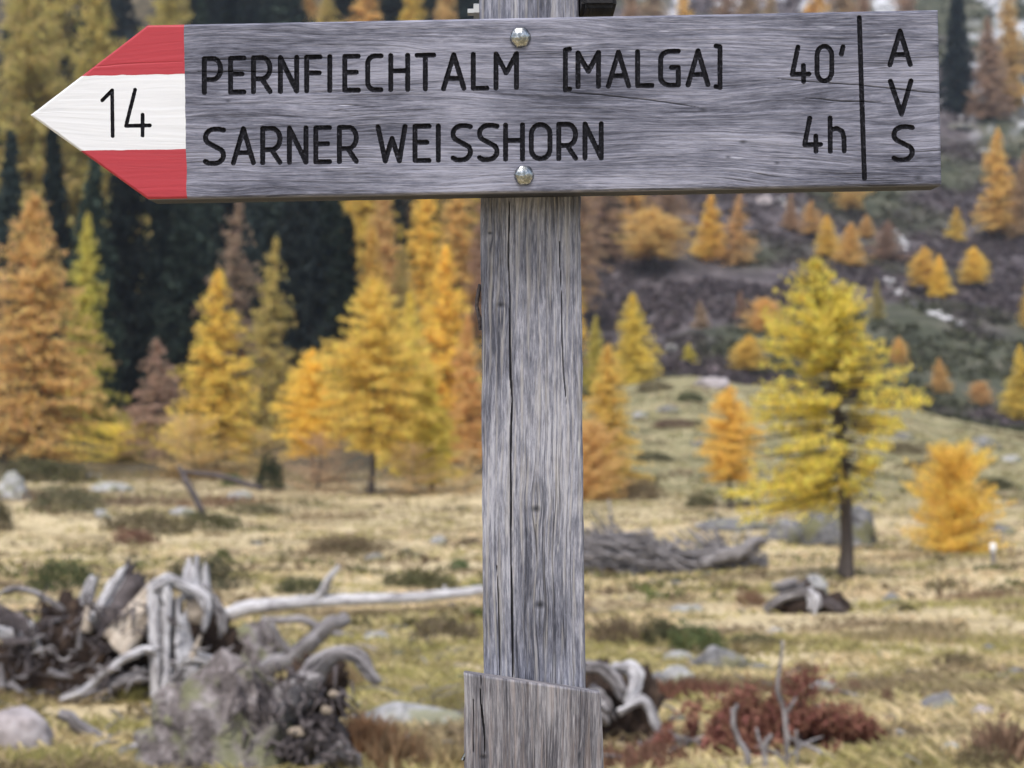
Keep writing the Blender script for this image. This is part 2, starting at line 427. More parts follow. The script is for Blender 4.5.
col = t.mix(t.attr('slope', 'Fac'), col, sc)
col = t.mix(t.attr('purple', 'Fac'), col, pu_)
sm = t.math('MULTIPLY', t.attr('snow', 'Fac'), t.ramp(t.noise(P, 1.1, 5, .7), [(.42, 0.), (.55, 1.)]))
col = t.mix(sm, col, (.52, .52, .54))
t.bsdf(col, .95, 0, .1, t.bump(t.math('ADD', a2, t.math('MULTIPLY', a3, .5)), .8, .08))
tag(obj('ground', gm, t.m), kind='structure')

# ------------------------------------------------------------------ leaf cards
def cards(C, size, rng, asp=.5, updir=None, up=.0):
    n = len(C); a = rng.normal(size=(n, 3))
    if updir is not None: a = a*(1-up)+np.array(updir)*up*1.6
    a /= np.linalg.norm(a, axis=1)[:, None]
    b = np.cross(a, rng.normal(size=(n, 3))); b /= np.linalg.norm(b, axis=1)[:, None]+1e-9
    s = (size*rng.uniform(.55, 1.35, n))[:, None] if np.ndim(size) == 0 else (size*rng.uniform(.55, 1.35, n))[:, None]
    V = np.stack([C-a*s*.5, C+b*s*.5*asp, C+a*s*.5, C-b*s*.5*asp], 1).reshape(-1, 3)
    return V, np.arange(4*n).reshape(-1, 4)

def conifer(seed, h=8., R=1.8, z0=.1, nwh=34, nb=6, tuft=.2, step=.12, prof_=None, droop=.25, rise=(-.1, .55), gap=.0, spread=.10, bend=.02, side=None, trunk_r=.014, asp=.24):
    """returns (crown mesh, trunk mesh): whorled boughs carrying many needle tufts"""
    rng = np.random.default_rng(seed)
    prof_ = prof_ or (lambda t: (1-t)**.85*min(1, .55+t*4))
    tx = (fbm(np.linspace(0, 2, 40)+seed, np.zeros(40), seed, 2)-.5)*2*bend*h; ty = (fbm(np.linspace(0, 2, 40)+seed, np.ones(40)*9, seed, 2)-.5)*2*bend*h
    tx -= tx[0]; ty -= ty[0]; zz = np.linspace(0, h, 40)
    tr = MB(); r0 = trunk_r*h
    tube(tr, [(tx[i], ty[i], zz[i]-.15*(i == 0), r0*(1.5 if i == 0 else 1)*(1-zz[i]/h*.93)) for i in range(0, 40, 3)]+[(tx[-1], ty[-1], h, .006)], 7, 24, .08, seed)
    Cs = []
    for i in range(nwh):
        for k in range(nb):
            t = (i+rng.uniform(-.75, .75))/nwh; t = min(max(t, 0), .995)
            z = h*(z0+(1-z0)*t)
            if rng.random() < gap: continue
            az = rng.uniform(0, 2*math.pi)
            L = R*prof_(t)*rng.uniform(.55, 1.15)*(.72+.56*float(fbm(np.array([az*1.3+seed]), np.array([t*6.]), seed, 2)[0]))
            if side: L *= side(t, az)
            if L < .05: L = .05
            el = rise[0]+(rise[1]-rise[0])*t+rng.normal(0, .08)
            bx = np.interp(z, zz, tx); by = np.interp(z, zz, ty)
            m = max(2, int(L/step)); s = np.linspace(.12, 1, m)+rng.normal(0, .02, m)
            dx, dy = math.cos(az), math.sin(az)
            hh = lambda q: el*L*q-droop*L*q*q+.12*L*q**3
            pc = np.stack([bx+dx*L*s, by+dy*L*s, z+hh(s)], 1)
            kk = 7
            lat = rng.normal(0, 1, (m, kk))*spread*L*(.35+.65*np.sin(np.clip(s, 0, 1)*math.pi*.8))[:, None]
            q = np.repeat(pc[:, None, :], kk, 1)
            q[:, :, 0] += -dy*lat; q[:, :, 1] += dx*lat
            q = q.reshape(-1, 3)+rng.normal(0, .055*tuft/.2, (m*kk, 3))-np.array([0, 0, 1.1*tuft])*rng.random((m*kk, 1))
            Cs.append(q)
            if L > .25*R:
                tube(tr, [(bx, by, z, r0*.22*(1-t)+.006), (bx+dx*L*.5, by+dy*L*.5, z+hh(.5), r0*.14*(1-t)+.004), (bx+dx*L*.95, by+dy*L*.95, z+hh(.95), .003)], 3, 4, 0, k)
    top = np.stack([np.full(14, tx[-1]), np.full(14, ty[-1]), np.linspace(h*.94, h*1.01, 14)], 1)+rng.normal(0, .03, (14, 3))
    C = np.concatenate(Cs+[top])
    V, Q = cards(C, tuft*1.25, rng, asp, (0, 0, -1), .35)
    return mesh_arr('crown', V, Q, False), tr.mesh('trunk')

LV = {  # larch kinds
    'wisp': [conifer(61, 8, 3.4, .02, 24, 8, .22, .22, lambda t: math.sqrt(max(0, 1-t*t*.95)), rise=(.4, 1.1), droop=.1, gap=.5, asp=.16), conifer(62, 8, 3.8, .02, 24, 8, .22, .22, lambda t: (1-t**1.6)**.6, rise=(.3, 1.0), droop=.1, gap=.5, asp=.16)],
    'cone': [conifer(11, 8, 1.75, .08, 44, 8, .16, .12), conifer(12, 8, 1.6, .1, 44, 8, .16, .12, bend=.03), conifer(13, 8, 1.9, .05, 42, 8, .16, .12, droop=.35)],
    'round': [conifer(21, 8, 2.0, .24, 40, 8, .16, .12, lambda t: (math.sin(math.pi*min(1, (t*.85+.15)))**.7)*(1.05-.45*t)), conifer(22, 8, 2.1, .26, 40, 8, .16, .12, lambda t: (math.sin(math.pi*min(1, (t*.8+.2)))**.8)*(1-.3*t))],
    'sparse': [conifer(31, 8, 1.9, .22, 32, 7, .15, .13, gap=.2, droop=.3), conifer(32, 8, 2.0, .06, 34, 7, .15, .13, gap=.2, droop=.4)],
    'bush': [conifer(41, 8, 3.8, .02, 34, 9, .28, .20, lambda t: math.sqrt(max(0, 1-t*t*.95)), rise=(.3, .8), droop=.15, gap=.2), conifer(42, 8, 4.2, .02, 34, 9, .28, .20, lambda t: (1-t**1.6)**.6, rise=(.2, .8), droop=.2, gap=.25)],
}
SV = [conifer(51, 16, 2.9, .05, 46, 8, .46, .26, droop=.45, rise=(-.15, .35), trunk_r=.012, asp=.34), conifer(52, 16, 2.5, .06, 46, 8, .46, .26, droop=.5, rise=(-.1, .3), trunk_r=.012, asp=.34), conifer(53, 16, 3.3, .04, 44, 8, .46, .26, droop=.4, rise=(-.2, .4), trunk_r=.012, asp=.34)]

YEL, GOLD, ORA, BRO, OLI, PINK, LIME = (.92, .715, .165), (.88, .65, .165), (.80, .55, .22), (.50, .35, .22), (.58, .48, .17), (.56, .41, .28), (.70, .60, .15)
CNAME = {(.76, .60, .17): 'yellow', YEL: 'yellow', GOLD: 'golden yellow', ORA: 'orange', BRO: 'brownish orange', OLI: 'olive yellow', PINK: 'faded pinkish orange', LIME: 'greenish yellow'}
TAN = (.70, .53, .27); AMB = (.82, .57, .155); CNAME[AMB] = 'amber'
PEND = []
rnd = random.Random(5)
def tree(kind, px, Y, pytop, halfw, color, label=None, group=None, pybase=None, grp_key=None):
    if pybase is not None: Y = hit(px, pybase, 20)
    x = (px-512)/F*Y; z = Hs(x, Y)
    h = CZ+(384-pytop)/F*Y-z
    if kind == 'spruce':
        cm, tm = SV[rnd.randrange(3)]; H0, R0 = 16., 2.6; name = 'spruce'; mt = M['spruce']
    else:
        L = LV[kind]; cm, tm = L[rnd.randrange(len(L))]; H0 = 8.; R0 = {'cone': 1.6, 'round': 1.75, 'sparse': 1.5, 'bush': 3.4, 'wisp': 3.4}[kind]; name = 'larch'; mt = M['larch']
    sxy = (halfw/F*Y)/R0; sz = h/H0
    e = empty(name, (x, Y, z-.05), (0, 0, rnd.uniform(0, 6.28)), (sxy, sxy, sz))
    c = obj('crown', cm, mt, e); j = rnd.uniform(.88, 1.12); c.color = (color[0]*j, color[1]*j*rnd.uniform(.95, 1.05), color[2], 1)
    obj('trunk', tm, M['bark'], e)
    if label: tag(e, label, name, group)
    else: PEND.append((grp_key, px, e, name, color, group))
    return e

# front larches along the far edge of the meadow
FL = 'larches along the forest edge'
T = tree
T('cone', 37, 0, 192, 78, ORA, 'big orange larch with a visible grey trunk at the far left', FL, 459)
T('cone', 84, 92, 212, 36, LIME, 'slim greenish yellow larch right behind the big orange larch at far left', FL)
T('cone', -12, 84, 205, 40, BRO, 'brownish orange larch cut off by the left picture edge', FL)
T('sparse', 157, 0, 338, 42, PINK, 'small faded pinkish larch with thin crown left of the bright yellow one', FL, 462)
T('cone', 216, 0, 268, 56, YEL, 'bright yellow dense pointed larch below the number end of the sign', FL, 470)
T('sparse', 270, 88, 236, 44, OLI, 'olive yellow larch with bare lower trunk against the dark spruces', FL)
T('sparse', 232, 96, 196, 52, BRO, 'brownish half bare larch top just under the red and white sign tip', FL)
T('round', 371, 0, 276, 56, (.76, .60, .17), 'broad round crowned yellow larch with dark trunk standing on the meadow edge', FL, 494)
T('round', 314, 0, 348, 36, GOLD, 'short golden larch hugging the left side of the round crowned larch', FL, 482)
T('cone', 407, 74, 288, 36, YEL, 'yellow larch tip rising just right behind the round crowned larch', FL)
T('cone', 444, 80, 243, 50, GOLD, 'tall golden pointed larch immediately left of the post', FL)
T('cone', 432, 0, 362, 38, LIME, 'short greenish yellow larch in front of the tall golden one by the post', FL, 492)
T('cone', 471, 74, 312, 30, ORA, 'orange larch half hidden by the left edge of the post', FL)
T('cone', 606, 0, 342, 42, GOLD, 'golden orange larch touching the right edge of the post', FL, 492)
T('bush', 588, 0, 420, 34, ORA, 'low orange larch thicket at the right edge of the post', FL, 500)
T('cone', 634, 104, 292, 30, YEL, 'yellow pointed larch on the rise a little right of the post', FL)
T('cone', 595, 112, 314, 16, LIME, 'small greenish larch peeping out beside the post', FL)
T('round', 730, 0, 384, 31, GOLD, 'golden larch with short stem left behind the big yellow larch', FL, 508)
T('bush', 955, 0, 447, 44, AMB, 'rounded amber larch bush on the straw meadow at right', FL, 553)
BU = 'low larch thickets at the forest edge'
T('wisp', 118, 0, 424, 62, YEL, 'low bright yellow thicket between orange larch and pinkish larch', BU, 461)
T('wisp', 195, 0, 415, 48, TAN, 'low orange thicket at the foot of the bright yellow larch', BU, 478)
T('wisp', 262, 0, 428, 40, TAN, 'low golden thicket above the small dark green shrub', BU, 474)
T('wisp', 318, 0, 432, 42, PINK, 'faded brushy thicket left of the round crowned larch trunk', BU, 490)
T('wisp', 415, 0, 442, 40, TAN, 'golden thicket right of the round crowned larch trunk', BU, 495)
T('wisp', 466, 0, 448, 26, TAN, 'small orange thicket at left foot of the post', BU, 494)
# larches on the open mountain side at right
RL = 'larches scattered on the mountain side'
def R_(kind, px, pb, pt, hw, c, lab):
    if kind == 'cone': kind = ('cone', 'cone', 'sparse', 'cone', 'round')[int(px) % 5]; hw *= 1.1
    return T(kind, px, 0, pt, hw, c, lab, RL, pb)
R_('cone', 690, 366, 342, 10, LIME, 'tiny greenish larch on the crest of the grassy rise')
R_('cone', 749, 378, 334, 18, YEL, 'small yellow larch on the crest left of the big yellow larch')
R_('bush', 765, 334, 298, 20, ORA, 'rounded orange larch on the slope left of the big yellow larch top')
R_('cone', 741, 322, 290, 8, BRO, 'slim rusty larch beside the rounded orange one')
R_('cone', 701, 328, 300, 9, PINK, 'tiny pale larch alone in the purple scrub')
R_('cone', 710, 262, 193, 20, GOLD, 'left one of the golden pair below the word horn')
R_('cone', 737, 266, 192, 20, ORA, 'right one of the golden pair below the sign middle')
R_('cone', 654, 272, 206, 32, ORA, 'ragged orange larch just under the sign, right of post')
R_('cone', 672, 238, 176, 26, BRO, 'brownish larch tucked under the sign behind the ragged orange one')
R_('sparse', 606, 262, 168, 34, BRO, 'bare looking brown larch under the sign beside the post')
R_('sparse', 633, 246, 160, 28, ORA, 'thin orange larch under the sign between post and ragged larch')
R_('cone', 812, 240, 200, 16, ORA, 'uppermost larch of the orange row under the sign right half')
R_('cone', 828, 258, 214, 16, GOLD, 'golden second larch down in the orange row under the sign')
R_('cone', 850, 266, 222, 18, ORA, 'third larch down in the orange row under the sign')
R_('cone', 886, 262, 220, 19, BRO, 'brownish larch at the lower end of the orange row')
R_('cone', 866, 238, 214, 11, ORA, 'small orange larch above the lower end of the orange row')
R_('cone', 924, 296, 246, 15, GOLD, 'left one of two touching larches above the pale stone strip')
R_('cone', 940, 300, 254, 15, YEL, 'right one of two touching larches above the pale stone strip')
R_('cone', 974, 293, 246, 14, GOLD, 'single neat golden larch right of the touching two')
R_('cone', 957, 243, 206, 10, GOLD, 'small slim golden larch under the lower right sign corner')
R_('cone', 1000, 238, 128, 26, ORA, 'large orange larch right of the sign end')
R_('cone', 1022, 240, 150, 20, BRO, 'brownish larch cut by the right edge beside the large orange one')
R_('cone', 990, 118, 16, 24, BRO, 'rusty larch among snow patches at upper right corner')
R_('cone', 878, 322, 278, 9, OLI, 'slim olive larch right of the big yellow larch top')
R_('cone', 899, 372, 336, 9, ORA, 'small orange larch behind the right bough of the big yellow larch')
R_('cone', 940, 392, 357, 13, ORA, 'small orange larch standing in purple scrub at right')
R_('bush', 981, 404, 381, 13, ORA, 'low orange larch bush in purple scrub at right')
R_('cone', 1018, 424, 344, 22, YEL, 'yellow larch cut by the right edge above the meadow')
R_('cone', 1030, 330, 272, 12, GOLD, 'golden larch barely showing at the right edge')
R_('cone', 790, 232, 192, 10, BRO, 'slim brown larch directly under the sign near the stone gully')
tree('spruce', 958, 0, -30, 19, (.02, .03, .03), 'lone dark spruce rising behind the top right sign corner', 'spruces', 112)
tree('spruce', 614, 0, 150, 15, (.022, .032, .03), 'dark spruce under the sign right beside the post', 'spruces', 250)
for px, Y, pt, hw, c in [(632, 215, -40, 26, BRO), (680, 225, -30, 24, ORA), (725, 240, -50, 26, BRO), (770, 235, -25, 22, PINK), (815, 250, -45, 26, ORA), (862, 240, -30, 22, BRO), (905, 250, -55, 24, PINK), (655, 255, -60, 26, PINK), (748, 262, -60, 24, BRO), (840, 265, -70, 26, BRO), (700, 195, 70, 24, ORA), (770, 205, 60, 22, BRO), (850, 200, 90, 22, ORA), (1012, 245, -30, 22, ORA)]:
    tree('cone', px, Y, pt, hw, c, grp_key='r_top', group='larches on the upper slope above the sign')
# forest on the left slope
GRN = (.026, .036, .030)
for px, Y, pt in [(52, 100, 120), (92, 96, 150), (126, 104, 100), (158, 100, 130), (182, 96, 190), (252, 100, 200), (276, 104, 150), (300, 102, 110), (326, 106, 100), (348, 98, 215), (196, 112, 110), (14, 104, 130),
                  (8, 140, 20), (108, 138, 10), (150, 140, 40), (204, 138, 0), (232, 142, -20), (266, 140, 10), (312, 144, 20), (386, 146, 120), (446, 146, 130), (94, 190, -40), (196, 195, -60), (216, 205, -80), (242, 192, -50), (264, 205, -70), (288, 195, -40), (340, 205, -40), (394, 210, -50), (432, 200, -20), (470, 210, -50), (118, 215, -80)]:
    gk = rnd.uniform(.55, 1.7)
    tree('spruce', px, Y, pt, 38 if Y < 130 else 34, tuple(v*gk for v in GRN), grp_key='spruce', group='dark spruces of the forest')
for px, Y, pt, hw, c in [(346, 112, 190, 30, GOLD), (388, 116, 170, 34, ORA), (424, 122, 160, 34, GOLD), (458, 128, 150, 34, ORA), (486, 126, 160, 30, BRO), (404, 104, 245, 32, OLI), (370, 108, 225, 34, GOLD),
                         (22, 128, -60, 84, OLI), (88, 132, -40, 66, OLI), (128, 116, 180, 28, OLI), (362, 142, 60, 34, GOLD), (412, 152, 40, 34, ORA), (452, 148, 50, 34, GOLD), (490, 152, 30, 36, ORA), (540, 142, 120, 36, ORA), (575, 150, 110, 34, BRO), (560, 128, 200, 30, GOLD), (510, 120, 220, 30, GOLD),
                         (164, 190, -40, 44, OLI), (308, 200, -40, 26, ORA), (326, 190, -20, 26, OLI), (366, 200, -40, 28, ORA), (412, 195, -40, 26, GOLD), (450, 190, -50, 26, ORA), (500, 200, -40, 28, BRO), (565, 205, -40, 28, ORA), (598, 200, -30, 26, ORA), (52, 190, -110, 60, OLI)]:
    tree('cone', px, Y, pt, hw, c, grp_key='f_larch', group='larches inside the forest')
ORD = ['', 'second', 'third', 'fourth', 'fifth', 'sixth', 'seventh', 'eighth', 'ninth', 'tenth', 'eleventh', 'twelfth', 'thirteenth', 'fourteenth', 'fifteenth', 'sixteenth', 'seventeenth', 'eighteenth', 'nineteenth', 'twentieth']
def ordinal(i, n):
    if i == 0: return 'leftmost'
    if i == n-1: return 'rightmost'
    if i < 20 and i <= n/2: return ORD[i]+' from left'
    return ORD[n-1-i]+' from right'
for key in ('r_top', 'spruce', 'f_larch'):
    L = [p for p in PEND if p[0] == key]; L.sort(key=lambda p: p[1])
    if key == 'f_larch':
        sub = {}
        for p in L: sub.setdefault(p[4], []).append(p)
        for c, S in sub.items():
            for i, p in enumerate(S): tag(p[2], '%s larch inside the forest, %s of that colour' % (CNAME[c], ordinal(i, len(S))), 'larch', p[5])
    elif key == 'r_top':
        for i, p in enumerate(L): tag(p[2], '%s larch on the slope above the sign, %s of its row' % (CNAME[p[4]], ordinal(i, len(L))), 'larch', p[5])
    else:
        for i, p in enumerate(L): tag(p[2], 'dark spruce in the forest behind the sign, %s of the forest spruces' % ordinal(i, len(L)), 'spruce', p[5])

# the big yellow larch on the meadow
def hero():
    base, Y = G(845, 579); k = Y/F
    rng = np.random.default_rng(77)
    tp = [(844, 582), (847, 545), (845, 500), (842, 460), (838, 420), (833, 380), (826, 330), (818, 290), (814, 262)]
    pts = [((a-845)*k, .0, (579-b)*k) for a, b in tp]
    tr = MB(); rr = [.15, .105, .092, .082, .07, .055, .038, .02, .006]
    tube(tr, [(*p, r) for p, r in zip(pts, rr)], 9, 30, .10, 3, wob=.3)
    tube(tr, [(-.08, .02, -.05, .05), (-.03, 0, .12, .08), (0, 0, .35, .07)], 6, 6, .1, 2)
    pyk = [262, 280, 300, 330, 350, 368, 385, 400, 420, 440, 460, 478, 492]
    Lf = [5, 20, 40, 58, 60, 66, 78, 86, 94, 104, 114, 116, 104]; Rt = [5, 17, 34, 54, 50, 72, 100, 92, 66, 40, 34, 28, 16]
    zt = [p[2] for p in pts]; xt = [p[0] for p in pts]
    Cs = []
    for py in np.linspace(263, 494, 50):
        for j in range(9):
            q = py+rng.uniform(-4, 4); z0 = (579-q)*k
            az = rng.uniform(0, 2*math.pi); c = math.cos(az)
            wl_ = (1-c)/2
            L = k*(np.interp(q, pyk, Rt)*(1-wl_)+np.interp(q, pyk, Lf)*wl_)*rng.uniform(.62, 1.18)
            if rng.random() < .12: continue
            bx = np.interp(z0, zt, xt); el = np.interp(q, [262, 350, 490], [.75, .25, -.12])+rng.normal(0, .07)
            m = max(4, int(L/.052)); s = np.linspace(.04 if q < 400 else .2, 1, m)
            hh = lambda u: el*L*u-.26*L*u*u+.16*L*u**3
            pc = np.stack([bx+c*L*s, math.sin(az)*L*s, z0+hh(s)], 1)
            lat = rng.normal(0, 1, (m, 5))*.10*L*(.4+.6*s)[:, None]
            o = np.repeat(pc[:, None], 5, 1); o[:, :, 0] -= math.sin(az)*lat; o[:, :, 1] += c*lat
            o = o.reshape(-1, 3)+rng.normal(0, .026, (m*5, 3)); o[:, 2] -= rng.random(m*5)*.07
            keep = rng.random(len(o)) < np.interp(fbm(o[:, 0]*2.2+5, o[:, 2]*2.2+o[:, 1], 9, 2), [.44, .56], [.02, 1])+(.45 if q < 330 else 0)
            Cs.append(o[keep])
            tube(tr, [(bx, 0, z0, .016), (bx+c*L*.5, math.sin(az)*L*.5, z0+hh(.5), .010), (bx+c*L*.97, math.sin(az)*L*.97, z0+hh(.97), .003)], 4, 5, 0, j)
    for a, b, c2, d in [(846, 478, 780, 500), (845, 500, 800, 506), (846, 492, 884, 505), (844, 520, 868, 530)]:  # dead lower boughs
        tube(tr, [((a-845)*k, 0, (579-b)*k, .018), (((a+c2)/2-845)*k, -.1, (579-(b+d)/2+6)*k, .011), ((c2-845)*k, -.2, (579-d)*k, .004)], 5, 8, .1, a)
    C = np.concatenate(Cs); V, Q = cards(C, .13, rng, .24, (0, 0, -1), .3)
    e = empty('larch', base)
    c = obj('crown', mesh_arr('crown', V, Q, False), M['larch'], e); c.color = (.80, .67, .15, 1)
    obj('trunk', tr.mesh('trunk'), M['bark'], e)
    tag(e, 'big lopsided greenish yellow larch with bare dark trunk on the meadow', 'larch', 'larches along the forest edge')
hero()

# ------------------------------------------------------------------ ground cover
def gcol(x, Y, rng, n):
    v = fbm(x*.35, Y*.5, 3, 4)*.5+fbm(x*1.4, Y*1.9, 8, 3)*.5
    g = np.clip((v-.42)/.16, 0, 1)[:, None]
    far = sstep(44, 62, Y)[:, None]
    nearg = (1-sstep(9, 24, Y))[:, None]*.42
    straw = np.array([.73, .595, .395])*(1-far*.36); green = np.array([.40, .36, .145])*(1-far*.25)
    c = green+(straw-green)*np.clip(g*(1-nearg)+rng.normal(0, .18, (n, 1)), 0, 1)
    b = np.clip((fbm(x*.55+40, Y*.8, 77, 4)-.56)/.1, 0, 1)[:, None]*.75      # dead brown tussocks
    c = c*(1-b)+np.array([.20, .145, .095])*b
    return c*rng.uniform(.65, 1.3, (n, 1))
def grass():
    rng = np.random.default_rng(3)
    n = 70000
    Y = np.exp(rng.uniform(math.log(5.5), math.log(92), n)); u = rng.uniform(-.56, .56, n); x = u*Y
    px = 512+F*u
    dens = fbm(x*.8, Y*.8, 14, 3)
    ok = (rng.random(n) < np.clip((dens-.28)/.22, .12, 1)) & ~((Y > 74) & (px < 560))
    x, Y = x[ok], Y[ok]; n = len(x)
    B = 4
    x = np.repeat(x, B)+rng.normal(0, .05, n*B)*(1+np.repeat(Y, B)*.03); Y = np.repeat(Y, B)+rng.normal(0, .06, n*B)*(1+np.repeat(Y, B)*.03); N = n*B
    z = H(x, Y)
    hgt = rng.uniform(.02, .085, N)*(1+Y*.008); wd = rng.uniform(.006, .014, N)*(1+Y*.06)
    az = rng.uniform(0, 6.28, N); ln = rng.uniform(.5, 2.6, N)
    bx, by = np.cos(az), np.sin(az)
    p = np.stack([x, Y, z-.02], 1); sd_ = np.stack([-by, bx, np.zeros(N)], 1)*wd[:, None]
    tip = p+np.stack([bx*ln*hgt, by*ln*hgt, hgt], 1); mid = p+np.stack([bx*ln*hgt*.35, by*ln*hgt*.35, hgt*.6], 1)
    V = np.stack([p-sd_, p+sd_, mid+sd_*.7, tip, mid-sd_*.7], 1).reshape(-1, 3)
    Fq = np.arange(5*N).reshape(-1, 5)
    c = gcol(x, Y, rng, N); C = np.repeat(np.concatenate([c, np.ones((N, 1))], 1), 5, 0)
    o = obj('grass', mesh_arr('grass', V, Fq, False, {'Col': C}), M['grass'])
    tag(o, 'short straw coloured autumn grass covering the whole meadow', 'grass', kind='stuff')
grass()
def scrub():
    rng = np.random.default_rng(8); n = 16000
    Y = rng.uniform(104, 300, n); px = rng.uniform(555, 1120, n); x = (px-512)/F*Y
    fo, sl, pu, sn, _, py = masks(x, Y)
    d = fbm(x*.12, Y*.12, 61, 3)
    ok = (sl > .4) & (rng.random(n) < .45+.55*pu) & (d > .38) & (sn < .4)
    x, Y, pu = x[ok], Y[ok], pu[ok]; n = len(x); B = 14
    s = rng.uniform(.35, 1.0, n)
    cx = np.repeat(x, B); cy = np.repeat(Y, B); ss = np.repeat(s, B); N = n*B
    q = rng.normal(size=(N, 3)); q /= np.linalg.norm(q, axis=1)[:, None]; q[:, 2] = np.abs(q[:, 2])*.75
    C = np.stack([cx, cy, H(cx, cy)], 1)+q*ss[:, None]*rng.uniform(.4, 1, (N, 1))
    V, Q = cards(C, .5, rng, .6)
    pr = np.clip(np.repeat(pu, B)[:, None]+rng.normal(0, .2, (N, 1)), 0, 1)
    tone = np.repeat(rng.uniform(.65, 1.3, n), B)[:, None]*rng.uniform(.75, 1.25, (N, 1))
    c = (np.array([.078, .082, .048])*(1-pr)+np.array([.112, .090, .095])*pr)*tone
    Cc = np.repeat(np.concatenate([c, np.ones((N, 1))], 1), 4, 0)
    tag(obj('dwarf_shrubs', mesh_arr('dwarf_shrubs', V, Q, False, {'Col': Cc}), M['scrub']), 'purplish brown dwarf shrub cover on the mountain side', 'ground cover', kind='stuff')
scrub()
def tussocks():
    rng = np.random.default_rng(28); n = 2600
    Y = np.exp(rng.uniform(math.log(16), math.log(100), n)); px = rng.uniform(-40, 1080, n); x = (px-512)/F*Y
    fo, sl, pu, sn, _, ri = masks(x, Y)
    d = fbm(x*.22+9, Y*.22, 91, 3)
    ok = (sl < .3) & (fo < .6) & (d > .50) & (rng.random(n) < .25+.75*ri)
    x, Y = x[ok], Y[ok]; n = len(x); B = 26
    s_ = rng.uniform(.10, .32, n)*(1+Y*.012); cx = np.repeat(x, B); cy = np.repeat(Y, B); ss = np.repeat(s_, B); N = n*B
    q = rng.normal(size=(N, 3)); q /= np.linalg.norm(q, axis=1)[:, None]; q[:, 2] = np.abs(q[:, 2])*.5
    C = np.stack([cx, cy, H(cx, cy)], 1)+q*ss[:, None]*rng.uniform(.4, 1, (N, 1))*np.array([1.5, 1, 1])
    V, Q = cards(C, .16, rng, .35, (0, 0, 1), .4)
    k_ = rng.random(n); base = np.where(k_[:, None] < .5, np.array([.13, .115, .06]), np.where(k_[:, None] < .8, np.array([.19, .14, .09]), np.array([.12, .135, .05])))
    c = np.repeat(base, B, 0)*rng.uniform(.7, 1.3, (N, 1))
    tag(obj('tussocks', mesh_arr('tussocks', V, Q, False, {'Col': np.repeat(np.concatenate([c, np.ones((N, 1))], 1), 4, 0)}), M['scrub']), 'small dark tussocks of heather and sedge dotted over the meadow', 'tussocks', kind='stuff')
tussocks()

# ------------------------------------------------------------------ bushes
def bush_mesh(seed, n=1500, tuft=.12, up=.5, lump=.35):
    rng = np.random.default_rng(seed)
    q = rng.normal(size=(n, 3)); q /= np.linalg.norm(q, axis=1)[:, None]; q[:, 2] = np.abs(q[:, 2])
    lob = 1+lump*(fbm(q[:, 0]*2.2+seed, q[:, 1]*2.2+q[:, 2]*2, seed, 3)-.5)*2
    C = q*(lob*rng.uniform(.35, 1.0, n)**.6)[:, None]
    V, Q = cards(C, tuft, rng, .45, (0, 0, 1), up)
    return mesh_arr('foliage', V, Q, False)
BV = [bush_mesh(s, 1700) for s in (1, 2, 3)]
JUN, HEA, GRJ, RUST, STRAWB = (.085, .082, .045), (.15, .122, .075), (.095, .125, .05), (.20, .112, .075), (.2, .15, .06)
def bush(px, pb, hw, hp, col, label, name='juniper_bush', cat='bush', depth=.8, group='low bushes on the meadow'):
    b, Y = G(px, pb); k = Y/F
    o = obj(name, BV[rnd.randrange(3)], M['bush'], None, (b[0], b[1]+hw*k*depth*.5, Hs(b[0], b[1]+hw*k*depth*.5)-.02), (0, 0, rnd.uniform(-.5, .5)), (hw*k, hw*k*depth, hp*k))
    o.color = (*[v*rnd.uniform(.9, 1.1) for v in col], 1)
    tag(o, label, cat, group); return o
bush(58, 592, 42, 34, JUN, 'dark green low juniper dome above the arching branch at left')
bush(200, 590, 46, 34, JUN, 'dark juniper mound behind the bleached upright stump')
bush(222, 560, 9, 14, GRJ, 'tiny bright green shrub poking above the dark mound', depth=1)
bush(300, 594, 34, 18, JUN, 'flat dark juniper patch behind the long bleached log')
bush(345, 553, 48, 18, HEA, 'wide flat olive heather patch on the straw meadow left of post')
bush(415, 590, 46, 22, JUN, 'low dark juniper strip just above the long log')
bush(460, 572, 12, 16, GRJ, 'small green shrub close to the left post edge', depth=1)
bush(442, 642, 42, 28, HEA, 'brownish olive heather clump below the long log, left of post')
bush(618, 646, 34, 32, HEA, 'olive brown heather clump touching the right post edge')
bush(662, 646, 26, 34, JUN, 'dark juniper clump between two others right of the post')
bush(700, 655, 36, 36, GRJ, 'fresh green juniper clump above the pale stones, right of post')
bush(140, 532, 50, 24, HEA, 'long dull heather patch in the left middle distance')
bush(205, 530, 40, 18, JUN, 'dark heather tongue running right from the dull patch')
bush(255, 516, 36, 14, HEA, 'narrow heather tongue pointing to the dark green shrub')
bush(132, 544, 26, 16, RUST, 'reddish brown heather at the lower edge of the dull patch')
bush(60, 512, 44, 26, HEA, 'dull heather bank next to the pale boulder at far left')
bush(38, 482, 58, 26, JUN, 'dark heather belt at the foot of the big orange larch')
bush(-4, 532, 16, 34, JUN, 'dark bush cut by the left picture edge')
bush(268, 490, 16, 36, (.030, .042, .022), 'upright small dark green pine shrub under the yellow larches', 'pine_shrub', 'shrub', 1)
bush(232, 486, 12, 14, GRJ, 'little green shrub left of the dark pine shrub', 'pine_shrub', 'shrub', 1)
bush(640, 500, 26, 22, HEA, 'dark heather at the foot of the golden larch right of post')
bush(668, 640, 14, 18, JUN, 'small dark tuft at back of the green juniper', depth=1)
bush(908, 612, 12, 10, JUN, 'tiny green tuft beside a dark stone on the right meadow', depth=1)
bush(755, 645, 30, 14, HEA, 'flat brown heather right of the fresh green juniper')
bush(815, 462, 16, 14, JUN, 'small dark bush below the right bough of the big larch')
